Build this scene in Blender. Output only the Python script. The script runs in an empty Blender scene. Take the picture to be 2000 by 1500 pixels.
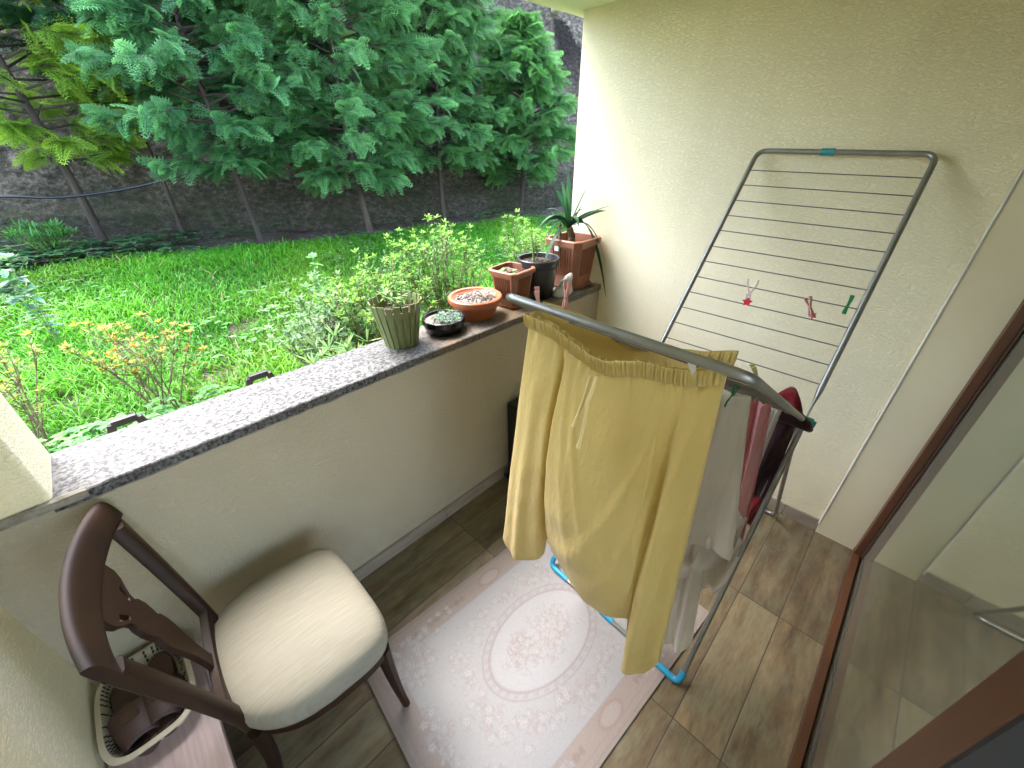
import bpy, math, random
import numpy as np
from mathutils import Vector, Matrix
random.seed(7); rng = np.random.default_rng(7)
sc = bpy.context.scene
C = sc.collection
R = math.radians

# ---------------------------------------------------------------- camera
cam_d = bpy.data.cameras.new("camera"); cam = bpy.data.objects.new("camera", cam_d); C.objects.link(cam)
right = Vector((0.7022938, -0.7118163, -0.0100494)); up = Vector((0.3762669, 0.3591757, 0.8540586)); back = Vector((-0.6043233, -0.6035813, 0.5200798))
m = Matrix((right, up, back)).transposed().to_4x4(); m.translation = Vector((-1.98787, -1.25227, 1.66862))
cam.matrix_world = m
cam_d.sensor_width = 36; cam_d.lens = 781.98 / 2000 * 36; cam_d.clip_start = 0.02; cam_d.clip_end = 400
sc.camera = cam
# ---------------------------------------------------------------- world and sun
SUN_EL, SUN_AZ = 62.0, 5.0      # azimuth: degrees from +y towards -x
w = bpy.data.worlds.new("World"); sc.world = w; w.use_nodes = True
nt = w.node_tree; bg = nt.nodes["Background"]; sky = nt.nodes.new("ShaderNodeTexSky")
sky.sky_type = 'NISHITA'; sky.sun_disc = False; sky.sun_elevation = R(SUN_EL); sky.sun_rotation = R(-SUN_AZ); sky.dust_density = 3.0; sky.ozone_density = 0.6
nt.links.new(sky.outputs[0], bg.inputs[0]); bg.inputs[1].default_value = 0.15
sd = bpy.data.lights.new("sun", 'SUN'); sd.energy = 0.3; sd.angle = R(30); sd.color = (0.72, 0.87, 1.0)
so = bpy.data.objects.new("sun", sd); C.objects.link(so)
dv = Vector((-math.sin(R(SUN_AZ)) * math.cos(R(SUN_EL)), math.cos(R(SUN_AZ)) * math.cos(R(SUN_EL)), math.sin(R(SUN_EL))))
so.rotation_euler = dv.to_track_quat('Z', 'Y').to_euler()
sc.view_settings.view_transform = 'Standard'; sc.view_settings.look = 'None'; sc.view_settings.exposure = 3.95; sc.view_settings.gamma = 1
sc.render.engine = 'CYCLES'
sc.cycles.use_denoising = True
sc.cycles.max_bounces = 12; sc.cycles.diffuse_bounces = 8; sc.cycles.glossy_bounces = 4; sc.cycles.transmission_bounces = 6
sc.cycles.sample_clamp_indirect = 10

# ---------------------------------------------------------------- materials
def srgb(h):
    h = h.lstrip('#'); v = [int(h[i:i+2], 16) / 255 for i in (0, 2, 4)]
    return tuple(((x / 12.92) if x <= .04045 else ((x + .055) / 1.055) ** 2.4) for x in v)
def newmat(name):
    m = bpy.data.materials.new(name); m.use_nodes = True
    return m, m.node_tree, m.node_tree.nodes["Principled BSDF"]
def N(nt, t, **kw):
    n = nt.nodes.new(t)
    for k, v in kw.items():
        if k in n.inputs.keys(): n.inputs[k].default_value = v
        else: setattr(n, k, v)
    return n
def ramp(nt, fac, stops):
    r = nt.nodes.new("ShaderNodeValToRGB"); e = r.color_ramp.elements
    while len(e) < len(stops): e.new(0.5)
    for i, (p, c) in enumerate(stops): e[i].position = p; e[i].color = (*c, 1) if len(c) == 3 else c
    nt.links.new(fac, r.inputs[0]); return r.outputs[0]
def coords(nt, scale=(1, 1, 1), rot=(0, 0, 0), kind="Object"):
    tc = nt.nodes.new("ShaderNodeTexCoord"); mp = nt.nodes.new("ShaderNodeMapping")
    mp.inputs["Scale"].default_value = scale; mp.inputs["Rotation"].default_value = rot
    nt.links.new(tc.outputs[kind], mp.inputs[0]); return mp.outputs[0]
def noise(nt, vec, scale, detail=3, rough=.55, out="Fac", dist=0):
    n = N(nt, "ShaderNodeTexNoise"); n.inputs["Distortion"].default_value = dist; n.inputs["Scale"].default_value = scale; n.inputs["Detail"].default_value = detail; n.inputs["Roughness"].default_value = rough
    nt.links.new(vec, n.inputs["Vector"]); return n.outputs[out]
def bump(nt, b, h, strength, dist):
    bp = nt.nodes.new("ShaderNodeBump"); bp.inputs["Strength"].default_value = strength; bp.inputs["Distance"].default_value = dist
    nt.links.new(h, bp.inputs["Height"]); nt.links.new(bp.outputs[0], b.inputs["Normal"]); return bp
def simple(name, c1, c2=None, rough=.6, nscale=8, bscale=0, bdist=.002, bstr=.5, scale=(1, 1, 1), metal=0, spec=.5, sheen=0, lo=.35, hi=.65, coat=0, trans=0):
    m, t, b = newmat(name)
    b.inputs["Roughness"].default_value = rough; b.inputs["Metallic"].default_value = metal; b.inputs["Specular IOR Level"].default_value = spec
    b.inputs["Sheen Weight"].default_value = sheen; b.inputs["Coat Weight"].default_value = coat
    v = coords(t, scale)
    if c2 is None: c2 = tuple(x * .8 for x in c1)
    t.links.new(ramp(t, noise(t, v, nscale, 4), [(lo, c1), (hi, c2)]), b.inputs["Base Color"])
    if bscale: bump(t, b, noise(t, v, bscale, 4), bstr, bdist)
    return m
def mth(t, op, a, b=None, clamp=False):
    n = t.nodes.new("ShaderNodeMath"); n.operation = op; n.use_clamp = clamp
    for i, x in enumerate((a, b)):
        if x is None: continue
        if isinstance(x, (int, float)): n.inputs[i].default_value = x
        else: t.links.new(x, n.inputs[i])
    return n.outputs[0]
def mixc(t, f, a, b, mode='MIX'):
    n = t.nodes.new("ShaderNodeMix"); n.data_type = 'RGBA'; n.blend_type = mode
    for i, x in zip((0, 6, 7), (f, a, b)):
        if isinstance(x, (int, float)): n.inputs[i].default_value = x
        elif isinstance(x, tuple): n.inputs[i].default_value = (*x, 1)
        else: t.links.new(x, n.inputs[i])
    return n.outputs[2]

def stucco(name, col, strength=1.0, rot=(0, 0, 0), dark=.93):
    m, t, b = newmat(name); b.inputs["Roughness"].default_value = .95; b.inputs["Specular IOR Level"].default_value = .1
    v = coords(t, (1, 1, 2.4), rot); v1 = coords(t)
    ridges = mth(t, 'ABSOLUTE', mth(t, 'SUBTRACT', noise(t, v, 44, 3, .56), .5))
    h = mth(t, 'ADD', mth(t, 'MULTIPLY', mth(t, 'MINIMUM', ridges, .09), -7), mth(t, 'MULTIPLY', noise(t, v1, 190, 2), .35))
    h = mth(t, 'ADD', h, noise(t, v1, 9, 2))
    bump(t, b, h, .75 * strength, .0040)
    c2 = tuple(x * dark for x in col)
    base = ramp(t, noise(t, v1, 2.2, 4), [(.35, col), (.7, c2)])
    dirt = ramp(t, ridges, [(0.0, (.95, .945, .93)), (.04, (1, 1, 1))])
    x_ = t.nodes.new("ShaderNodeSeparateXYZ"); t.links.new(v1, x_.inputs[0])
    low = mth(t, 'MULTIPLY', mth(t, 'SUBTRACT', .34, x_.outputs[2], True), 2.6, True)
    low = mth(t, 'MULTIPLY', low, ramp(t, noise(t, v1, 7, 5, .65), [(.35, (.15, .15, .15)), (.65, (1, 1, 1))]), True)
    sm_ = ramp(t, noise(t, coords(t, (1, 1, .35)), 3.1, 5, .6), [(.52, (0, 0, 0)), (.75, (1, 1, 1))])
    c3 = mixc(t, mth(t, 'MULTIPLY', sm_, .30), mixc(t, .6, base, dirt, 'MULTIPLY'), tuple(x * .72 for x in (col[0], col[1]*.97, col[2]*.9)))
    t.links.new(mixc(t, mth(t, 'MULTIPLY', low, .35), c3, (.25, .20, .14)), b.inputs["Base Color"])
    return m
M = {}
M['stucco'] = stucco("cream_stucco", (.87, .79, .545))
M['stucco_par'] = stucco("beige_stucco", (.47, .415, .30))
M['plaster'] = simple("smooth_plaster", (.66, .585, .39), (.62, .55, .365), .85, 3, 60, .001)
M['ceiling'] = simple("ceiling_paint", (.84, .80, .62), (.80, .77, .59), .9, 2, 90, .001)
M['interior'] = simple("interior_paint", (.72, .68, .58), (.68, .64, .55), .9, 2)
# granite
def granite():
    m, t, b = newmat("speckled_granite"); b.inputs["Roughness"].default_value = .5; b.inputs["Specular IOR Level"].default_value = .3
    v = coords(t); a = noise(t, v, 85, 3, .75); g = noise(t, v, 40, 3, .6)
    c = ramp(t, a, [(.38, (.014, .014, .014)), (.45, (.045, .045, .044)), (.50, (.105, .104, .100)), (.62, (.155, .153, .147))])
    c2 = ramp(t, g, [(.35, (.42, .40, .39)), (.6, (1, 1, 1))])
    c3 = mixc(t, .6, c, c2, 'MULTIPLY')
    st = ramp(t, noise(t, coords(t, (1, 1, 1)), 4, 3), [(.5, (0, 0, 0)), (.62, (1, 1, 1))])
    x = t.nodes.new("ShaderNodeSeparateXYZ"); t.links.new(coords(t), x.inputs[0])
    gx = ramp(t, mth(t, 'ADD', mth(t, 'MULTIPLY', x.outputs[0], .8), 1.15), [(.1, (0, 0, 0)), (.35, (1, 1, 1))])
    f = mth(t, 'MULTIPLY', mth(t, 'MULTIPLY', gx, .75), mth(t, 'ADD', mth(t, 'MULTIPLY', st, .7), .3))
    t.links.new(mixc(t, f, c3, (.23, .16, .09)), b.inputs["Base Color"])
    return m
M['granite'] = granite()
# tiles
TW, TL = .1562, .617
def tiles():
    m, t, b = newmat("wood_look_tiles"); b.inputs["Roughness"].default_value = .42
    s = t.nodes.new("ShaderNodeSeparateXYZ"); t.links.new(coords(t), s.inputs[0])
    X = mth(t, 'DIVIDE', mth(t, 'ADD', s.outputs[0], .598), TL); Y = mth(t, 'DIVIDE', mth(t, 'ADD', s.outputs[1], .1345), TW)
    ix, iy = mth(t, 'FLOOR', X), mth(t, 'FLOOR', Y); fx, fy = mth(t, 'FRACT', X), mth(t, 'FRACT', Y)
    ex = mth(t, 'MULTIPLY', mth(t, 'MINIMUM', fx, mth(t, 'SUBTRACT', 1, fx)), TL); ey = mth(t, 'MULTIPLY', mth(t, 'MINIMUM', fy, mth(t, 'SUBTRACT', 1, fy)), TW)
    edge = mth(t, 'MINIMUM', ex, ey)
    cb = t.nodes.new("ShaderNodeCombineXYZ"); t.links.new(ix, cb.inputs[0]); t.links.new(iy, cb.inputs[1])
    wn = t.nodes.new("ShaderNodeTexWhiteNoise"); t.links.new(cb.outputs[0], wn.inputs[0])
    off = t.nodes.new("ShaderNodeVectorMath"); off.operation = 'MULTIPLY_ADD'
    t.links.new(wn.outputs["Color"], off.inputs[0]); off.inputs[1].default_value = (20, 20, 20); t.links.new(coords(t, (1, 5, 1)), off.inputs[2])
    g1 = noise(t, off.outputs[0], 3.2, 6, .62); 
    off2 = t.nodes.new("ShaderNodeVectorMath"); off2.operation = 'MULTIPLY_ADD'
    t.links.new(wn.outputs["Color"], off2.inputs[0]); off2.inputs[1].default_value = (9, 9, 9); t.links.new(coords(t, (1, 2.2, 1)), off2.inputs[2])
    g2 = noise(t, off2.outputs[0], 5.5, 5, .7)
    g3 = noise(t, off.outputs[0], 22, 3, .6)
    c = ramp(t, g1, [(.28, (.060, .034, .013)), (.45, (.145, .088, .034)), (.6, (.215, .150, .065)), (.75, (.25, .205, .105))])
    grey = ramp(t, g2, [(.4, (.070, .064, .028)), (.6, (.165, .152, .078))])
    pk = mth(t, 'MULTIPLY', ramp(t, g2, [(.38, (0, 0, 0)), (.62, (1, 1, 1))]), .7)
    c = mixc(t, pk, c, grey)
    c = mixc(t, .35, c, ramp(t, g3, [(.35, (.5, .45, .4)), (.6, (1, 1, 1))]), 'MULTIPLY')
    val = mth(t, 'ADD', mth(t, 'MULTIPLY', wn.outputs["Value"], .5), .75)
    hv = t.nodes.new("ShaderNodeHueSaturation"); t.links.new(val, hv.inputs["Value"]); t.links.new(c, hv.inputs["Color"])
    hv.inputs["Saturation"].default_value = .82
    gr = ramp(t, mth(t, 'DIVIDE', edge, .01), [(.13, (1, 1, 1)), (.22, (0, 0, 0))])
    t.links.new(mixc(t, gr, hv.outputs[0], (.05, .04, .03)), b.inputs["Base Color"])
    h = mth(t, 'ADD', mth(t, 'MULTIPLY', g3, .25), mth(t, 'MINIMUM', mth(t, 'DIVIDE', edge, .003), 1))
    bump(t, b, h, .5, .0015)
    t.links.new(mth(t, 'ADD', mth(t, 'MULTIPLY', g2, .3), .3), b.inputs["Roughness"])
    return m
M['tiles'] = tiles()
M['skirting'] = simple("skirting_tile", (.30, .245, .19), (.22, .175, .13), .5, 7, 0, scale=(1, 1, 4))
M['grout'] = simple("old_mortar", (.32, .29, .24), (.16, .14, .11), .95, 30, 60, .006)
M['frame'] = simple("brown_window_frame", (.11, .042, .018), (.08, .03, .013), .42, 5, 70, .0004, scale=(1, 1, .2))
M['rubber'] = simple("dark_rubber_seal", (.02, .02, .02), None, .7, 10)
def glass():
    m, t, b = newmat("door_glass"); out = t.nodes["Material Output"]
    gl = t.nodes.new("ShaderNodeBsdfGlossy"); gl.inputs["Roughness"].default_value = .03; gl.inputs["Color"].default_value = (.80, .86, .74, 1)
    tr = t.nodes.new("ShaderNodeBsdfTransparent"); tr.inputs["Color"].default_value = (.25, .27, .24, 1)
    lw = t.nodes.new("ShaderNodeFresnel"); lw.inputs["IOR"].default_value = 1.9
    f = mth(t, 'ADD', mth(t, 'MULTIPLY', lw.outputs[0], .75), .38, True)
    mx = t.nodes.new("ShaderNodeMixShader"); t.links.new(f, mx.inputs[0]); t.links.new(tr.outputs[0], mx.inputs[1]); t.links.new(gl.outputs[0], mx.inputs[2])
    df = t.nodes.new('ShaderNodeBsdfDiffuse'); df.inputs[0].default_value = (.52, .50, .39, 1); m2 = t.nodes.new('ShaderNodeMixShader'); m2.inputs[0].default_value = .2; t.links.new(mx.outputs[0], m2.inputs[1]); t.links.new(df.outputs[0], m2.inputs[2]); t.links.new(m2.outputs[0], out.inputs[0]); return m
M['glass'] = glass()
M['steel'] = simple("painted_grey_tube", (.30, .30, .285), (.25, .25, .235), .38, 20, 0, metal=.75)
M['wire'] = simple("wire_steel", (.17, .155, .125), (.12, .11, .09), .4, 20, 0, metal=.6)
M['blue'] = simple("blue_plastic", (.02, .30, .52), (.018, .26, .46), .4, 12)
M['teal'] = simple("teal_plastic", (.03, .26, .30), (.025, .22, .26), .4, 12)
def cloth(name, c1, c2, scale=60, bdist=.0012, trans=.25, wscale=6, sheen=.2):
    m, t, b = newmat(name); out = t.nodes["Material Output"]
    b.inputs["Roughness"].default_value = .9; b.inputs["Sheen Weight"].default_value = sheen; b.inputs["Specular IOR Level"].default_value = .15
    v = coords(t); col = ramp(t, noise(t, v, 5, 4), [(.35, c1), (.65, c2)])
    t.links.new(col, b.inputs["Base Color"])
    h = mth(t, 'ADD', mth(t, 'ADD', mth(t, 'MULTIPLY', noise(t, v, scale * 9, 2), .15), mth(t, 'MULTIPLY', noise(t, coords(t, (1, 1.6, .35)), 55, 4, .65), .9)), mth(t, 'MULTIPLY', noise(t, coords(t, (1, 1, .45)), wscale * 3, 4, .6), 6.0))
    bp = bump(t, b, h, .6, bdist * 2)
    tl = t.nodes.new("ShaderNodeBsdfTranslucent"); t.links.new(col, tl.inputs[0]); t.links.new(bp.outputs[0], tl.inputs["Normal"])
    mx = t.nodes.new("ShaderNodeMixShader"); mx.inputs[0].default_value = trans
    t.links.new(b.outputs[0], mx.inputs[1]); t.links.new(tl.outputs[0], mx.inputs[2]); t.links.new(mx.outputs[0], out.inputs[0])
    return m
M['yellow'] = cloth("yellow_muslin", (.63, .49, .175), (.585, .445, .15), trans=.28)
M['cord'] = cloth("pale_cotton_cord", (.78, .66, .34), (.74, .62, .30))
M['white_cloth'] = cloth("white_muslin", (.82, .79, .74), (.77, .74, .69), trans=.5)
M['pink_cloth'] = cloth("pink_cotton", (.78, .42, .43), (.70, .35, .37), trans=.3)
M['maroon'] = cloth("dark_maroon_knit", (.018, .006, .008), (.03, .008, .01), trans=.0)
M['red_cloth'] = cloth("deep_red_knit", (.18, .008, .012), (.13, .006, .01), trans=.05)
M['wood'] = simple("dark_walnut", (.030, .0125, .0045), (.015, .0062, .0024), .5, 9, 60, .0006, scale=(1, 1, .25), coat=.0, spec=.22)
def satin():
    m, t, b = newmat("cream_striated_satin"); b.inputs["Roughness"].default_value = .6; b.inputs["Specular IOR Level"].default_value = .2
    v = coords(t, (5, 90, 5)); n1 = noise(t, v, 2.5, 4, .6)
    t.links.new(ramp(t, n1, [(.35, (.20, .182, .135)), (.65, (.235, .216, .168))]), b.inputs["Base Color"])
    bump(t, b, mth(t, 'ADD', n1, mth(t, 'MULTIPLY', noise(t, coords(t, (3, 2, 1)), 3, 2), 1.5)), .5, .0014); return m
M['satin'] = satin()
M['soil'] = simple("potting_soil", (.075, .05, .035), (.02, .014, .01), .95, 40, 120, .01, 1.0)
M['drysoil'] = simple("dry_pebbly_soil", (.30, .25, .21), (.10, .085, .07), .95, 70, 90, .012, 1.0)
M['terracotta'] = simple("orange_terracotta_plastic", (.40, .115, .045), (.34, .095, .038), .42, 6)
M['brownpot'] = simple("brick_brown_plastic", (.27, .105, .055), (.22, .085, .042), .4, 6)
M['blackpot'] = simple("black_pot_plastic", (.018, .019, .021), (.03, .03, .032), .35, 10)
M['blackgloss'] = simple("black_glossy_plastic", (.008, .008, .010), None, .18, 10)
M['olive'] = simple("olive_green_plastic", (.15, .17, .055), (.12, .14, .045), .45, 8)
M['olive_in'] = M['olive']
M['bag'] = simple("cloudy_plastic_bag", (.55, .55, .53), (.45, .45, .44), .35, 12, 30, .01)
M['basket'] = simple("cream_plastic", (.52, .46, .34), (.46, .40, .29), .5, 6)
M['slipper'] = simple("dark_brown_leather", (.075, .035, .028), (.045, .022, .018), .55, 14, 60, .0006)
M['bench'] = simple("pale_pink_laminate", (.46, .35, .34), (.36, .28, .28), .4, 8, 0, scale=(14, 1, 1))
M['case'] = simple("black_case", (.008, .008, .008), (.012, .011, .011), .45, 12)
M['peg_pink'] = simple("pink_plastic", (.66, .33, .28), (.58, .28, .25), .4, 12)
M['peg_clear'] = simple("pale_pink_plastic", (.66, .50, .46), (.6, .42, .4), .35, 12)
M['peg_red'] = simple("red_plastic", (.68, .03, .05), None, .4, 12)
M['peg_green'] = simple("green_plastic", (.01, .20, .055), None, .4, 12)
M['peg_white'] = simple("white_plastic", (.7, .68, .6), None, .4, 12)
M['peg_yellow'] = simple("pale_yellow_plastic", (.62, .6, .25), None, .4, 12)
M['spring'] = simple("peg_spring_steel", (.2, .2, .2), None, .4, 12, metal=.9)
M['label'] = simple("white_sticker", (.75, .75, .72), None, .5, 12)
M['bark'] = simple("conifer_bark", (.055, .038, .025), (.028, .019, .013), .9, 12, 40, .01, scale=(1, 1, .25))
M['stem'] = simple("reddish_stem", (.20, .12, .075), (.14, .085, .05), .7, 12)
M['greenstem'] = simple("green_stem", (.16, .26, .05), (.12, .2, .04), .6, 12)
M['cane'] = simple("ringed_cane", (.26, .19, .11), (.10, .065, .04), .75, 5, 30, .006, scale=(1, 1, 9))
M['cable'] = simple("black_hose", (.015, .015, .016), None, .45, 12)
def vcol(name, rough=.6, trans=.35, spec=.3, bscale=0, gain=1.0):
    m, t, b = newmat(name); out = t.nodes["Material Output"]
    a = t.nodes.new("ShaderNodeAttribute"); a.attribute_name = "Col"
    b.inputs["Roughness"].default_value = rough; b.inputs["Specular IOR Level"].default_value = spec
    t.links.new(a.outputs[0], b.inputs["Base Color"])
    if bscale: bump(t, b, mth(t, 'ADD', mth(t, 'MULTIPLY', noise(t, coords(t), bscale, 2), .5), a.outputs["Fac"]), .5, .002)
    if trans:
        tl = t.nodes.new("ShaderNodeBsdfTranslucent"); t.links.new(a.outputs[0], tl.inputs[0])
        mx = t.nodes.new("ShaderNodeMixShader"); mx.inputs[0].default_value = trans
        t.links.new(b.outputs[0], mx.inputs[1]); t.links.new(tl.outputs[0], mx.inputs[2]); t.links.new(mx.outputs[0], out.inputs[0])
    return m
M['leaf'] = vcol("leaf_surface", .5, .4, .35)
M['needle'] = vcol("conifer_spray", .55, .35, .3)
M['grass'] = vcol("grass_blade", .5, .45, .3)
M['carpet'] = vcol("woven_carpet", .95, 0, .1, 700)
def earth():
    m, t, b = newmat("garden_soil"); b.inputs["Roughness"].default_value = .95
    v = coords(t); n1 = noise(t, v, 3, 5); n2 = noise(t, v, 40, 4, .7)
    c = ramp(t, n2, [(.35, (.035, .024, .016)), (.55, (.085, .06, .04)), (.72, (.16, .12, .08))])
    s = t.nodes.new("ShaderNodeSeparateXYZ"); t.links.new(v, s.inputs[0])
    t.links.new(c, b.inputs["Base Color"]); bump(t, b, mth(t, 'ADD', n1, n2), .8, .03); return m
M['earth'] = earth()
def shotcrete():
    m, t, b = newmat("rough_sprayed_concrete"); b.inputs["Roughness"].default_value = .95; b.inputs["Specular IOR Level"].default_value = .15
    v = coords(t); n1 = noise(t, v, 1.1, 5); n2 = noise(t, coords(t, (1, 1, 1.6)), 14, 6, .72); n3 = noise(t, v, 45, 3, .7)
    c = ramp(t, n2, [(.34, (.050, .041, .031)), (.5, (.19, .162, .125)), (.66, (.50, .44, .35))])
    c = mixc(t, mth(t, 'MULTIPLY', n1, .7), c, (.10, .085, .06))
    s = t.nodes.new("ShaderNodeSeparateXYZ"); t.links.new(v, s.inputs[0])
    low = ramp(t, mth(t, 'ADD', mth(t, 'MULTIPLY', s.outputs[2], .5), mth(t, 'MULTIPLY', n1, .5)), [(.75, (1, 1, 1)), (1.25, (0, 0, 0))])  # foot of the wall darkened in colour as tree shade, mossy green in patches
    moss_shade = mth(t, 'MULTIPLY', low, ramp(t, noise(t, v, 2.3, 4), [(.42, (0, 0, 0)), (.62, (1, 1, 1))]))
    c = mixc(t, mth(t, 'MULTIPLY', low, .62), c, (.035, .033, .020)); t.links.new(mixc(t, mth(t, 'MULTIPLY', moss_shade, .5), c, (.035, .055, .018)), b.inputs["Base Color"])
    dz = mth(t, 'SUBTRACT', 3.46, s.outputs[2]); cx_ = mth(t, 'ADD', mth(t, 'MULTIPLY', dz, .42), 4.93)
    hw = mth(t, 'ADD', mth(t, 'MULTIPLY', dz, .34), .07); dd = mth(t, 'DIVIDE', mth(t, 'ABSOLUTE', mth(t, 'SUBTRACT', mth(t, 'ADD', s.outputs[0], mth(t, 'MULTIPLY', mth(t, 'SUBTRACT', n2, .5), .3)), cx_)), hw)
    st = mth(t, 'MULTIPLY', mth(t, 'MULTIPLY', mth(t, 'SUBTRACT', 1.25, dd, True), 3.0, True), mth(t, 'MULTIPLY', dz, 12, True), True)
    st = mth(t, 'MULTIPLY', st, mth(t, 'SUBTRACT', 1.5, dz, True))
    cur = b.inputs["Base Color"].links[0].from_socket
    t.links.new(mixc(t, mth(t, 'MULTIPLY', st, .88), cur, (.018, .014, .012)), b.inputs["Base Color"])
    bump(t, b, mth(t, 'ADD', mth(t, 'MULTIPLY', n2, 1.5), mth(t, 'MULTIPLY', n3, .4)), 1.0, .09); return m
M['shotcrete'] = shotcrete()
M['footing'] = simple("stained_concrete", (.13, .125, .105), (.06, .06, .045), .9, 2.5, 30, .015)
M['stain'] = simple("damp_black_stain", (.03, .026, .024), (.05, .043, .038), .9, 20, 16, .08, 1)
M['pipe'] = simple("pvc_pipe", (.62, .58, .42), None, .5, 5)
M['render_out'] = M['plaster']

# ---------------------------------------------------------------- mesh helpers
class MB:
    def __init__(s): s.v = []; s.f = []; s.mi = []; s.cur = 0
    def add(s, vs, fs):
        o = len(s.v); s.v += [tuple(v) for v in vs]; s.f += [tuple(i + o for i in f) for f in fs]; s.mi += [s.cur] * len(fs); return s
    def box(s, a, b, rot=None, piv=None):
        x0, y0, z0 = a; x1, y1, z1 = b
        vs = [Vector(p) for p in ((x0,y0,z0),(x1,y0,z0),(x1,y1,z0),(x0,y1,z0),(x0,y0,z1),(x1,y0,z1),(x1,y1,z1),(x0,y1,z1))]
        if rot is not None: vs = [rot @ (v - Vector(piv)) + Vector(piv) for v in vs]
        return s.add(vs, [(0,3,2,1),(4,5,6,7),(0,1,5,4),(1,2,6,5),(2,3,7,6),(3,0,4,7)])
    def tube(s, pts, r, n=10, cap=True, flat=None, ups=None):
        pts = [Vector(p) for p in pts]; rs = r if isinstance(r, (list, tuple)) else [r] * len(pts)
        vs = []; prev = None
        for i, p in enumerate(pts):
            d = (pts[min(i + 1, len(pts) - 1)] - pts[max(i - 1, 0)]).normalized()
            if prev is None:
                a = Vector((0, 0, 1)) if abs(d.z) < .9 else Vector((0, 1, 0))
                u = d.cross(a).normalized()
            else: u = (prev - d * prev.dot(d)).normalized()
            prev = u; v = d.cross(u)
            fu, fv = (1, 1) if flat is None else flat[i]
            for k in range(n):
                t = 2 * math.pi * k / n; vs.append(p + (u * math.cos(t) * fu + v * math.sin(t) * fv) * rs[i])
        fs = [(i*n+k, i*n+(k+1)%n, (i+1)*n+(k+1)%n, (i+1)*n+k) for i in range(len(pts)-1) for k in range(n)]
        if cap: fs += [tuple(range(n-1, -1, -1)), tuple(range((len(pts)-1)*n, len(pts)*n))]
        return s.add(vs, fs)
    def lathe(s, prof, c, n=40, sx=1, sy=1, rib=None):
        vs = []
        for r, z in prof:
            for k in range(n):
                t = 2 * math.pi * k / n; rr = r * (rib(t, z) if rib else 1)
                vs.append((c[0] + rr * math.cos(t) * sx, c[1] + rr * math.sin(t) * sy, c[2] + z))
        fs = [(i*n+k, i*n+(k+1)%n, (i+1)*n+(k+1)%n, (i+1)*n+k) for i in range(len(prof)-1) for k in range(n)]
        if prof[0][0] > 1e-4: fs.append(tuple(range(n-1, -1, -1)))
        return s.add(vs, fs)
    def rings(s, rings, cap=True):
        n = len(rings[0]); vs = [v for r in rings for v in r]
        fs = [(i*n+k, i*n+(k+1)%n, (i+1)*n+(k+1)%n, (i+1)*n+k) for i in range(len(rings)-1) for k in range(n)]
        if cap: fs += [tuple(range(n-1, -1, -1)), tuple(range((len(rings)-1)*n, len(rings)*n))]
        return s.add(vs, fs)
    def build(s, name, mat, parent=None, smooth=True, bevel=0, segs=2, sub=0, ang=35):
        me = bpy.data.meshes.new(name); me.from_pydata([tuple(v) for v in s.v], [], s.f)
        for mm in (mat if isinstance(mat, (list, tuple)) else [mat]): me.materials.append(mm)
        if len(me.materials) > 1: me.polygons.foreach_set("material_index", s.mi)
        me.update()
        o = bpy.data.objects.new(name, me); C.objects.link(o)
        if smooth:
            me.polygons.foreach_set("use_smooth", [True] * len(me.polygons)); me.set_sharp_from_angle(angle=R(ang))
        if parent: o.parent = parent
        if bevel:
            b = o.modifiers.new("bevel", 'BEVEL'); b.width = bevel; b.segments = segs; b.limit_method = 'ANGLE'; b.angle_limit = R(40)
            me.polygons.foreach_set("use_smooth", [True] * len(me.polygons))
            b.harden_normals = True
        if sub: mo = o.modifiers.new("sub", 'SUBSURF'); mo.levels = mo.render_levels = sub
        return o
def big(name, V, F, mat, parent=None, col=None, smooth=False):
    """numpy mesh; F is (n,k) all the same k"""
    me = bpy.data.meshes.new(name); k = F.shape[1]
    me.vertices.add(len(V)); me.vertices.foreach_set("co", V.astype(np.float32).ravel())
    me.loops.add(F.size); me.loops.foreach_set("vertex_index", F.astype(np.int32).ravel())
    me.polygons.add(len(F)); me.polygons.foreach_set("loop_start", np.arange(0, F.size, k, dtype=np.int32))
    me.polygons.foreach_set("use_smooth", np.full(len(F), smooth))
    me.update(calc_edges=True); me.validate(); me.materials.append(mat)
    if col is not None:
        a = me.color_attributes.new("Col", 'FLOAT_COLOR', 'POINT')
        c4 = np.ones((len(V), 4), np.float32); c4[:, :3] = col; a.data.foreach_set("color", c4.ravel())
    o = bpy.data.objects.new(name, me); C.objects.link(o)
    if parent: o.parent = parent
    return o
def tag(o, label=None, cat=None, group=None, kind=None):
    for k, v in (("label", label), ("category", cat), ("group", group), ("kind", kind)):
        if v: o[k] = v
    return o
def thing(name, label, cat, loc=(0, 0, 0), group=None):
    o = bpy.data.objects.new(name, None); C.objects.link(o); o.empty_display_size = .05
    return tag(o, label, cat, group)
def fix(o, loc):
    """put a thing's Empty at its base without moving the parts"""
    o.location = loc
    for ch in o.children: ch.location = ch.location - Vector(loc)
def round_path(pts, r, n=5):
    pts = [Vector(p) for p in pts]; out = [pts[0]]
    for i in range(1, len(pts) - 1):
        a, b, c = pts[i-1], pts[i], pts[i+1]; d1 = (a - b).normalized(); d2 = (c - b).normalized()
        p0, p2 = b + d1 * r, b + d2 * r
        for k in range(n + 1):
            t = k / n; out.append(p0 * (1-t)**2 + b * 2*t*(1-t) + p2 * t*t)
    out.append(pts[-1]); return out
def rnoise(seed, n=8):
    g = np.random.default_rng(seed); K = g.normal(0, 1, (n, 2)); ph = g.uniform(0, 6.28, n); am = g.uniform(.4, 1, n)
    return lambda u, v: sum(am[i] * math.sin(K[i, 0] * u + K[i, 1] * v + ph[i]) for i in range(n)) / n

H, T, W = .95, .236, 1.537     # parapet height, its thickness, balcony depth
XL = -2.465
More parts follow.
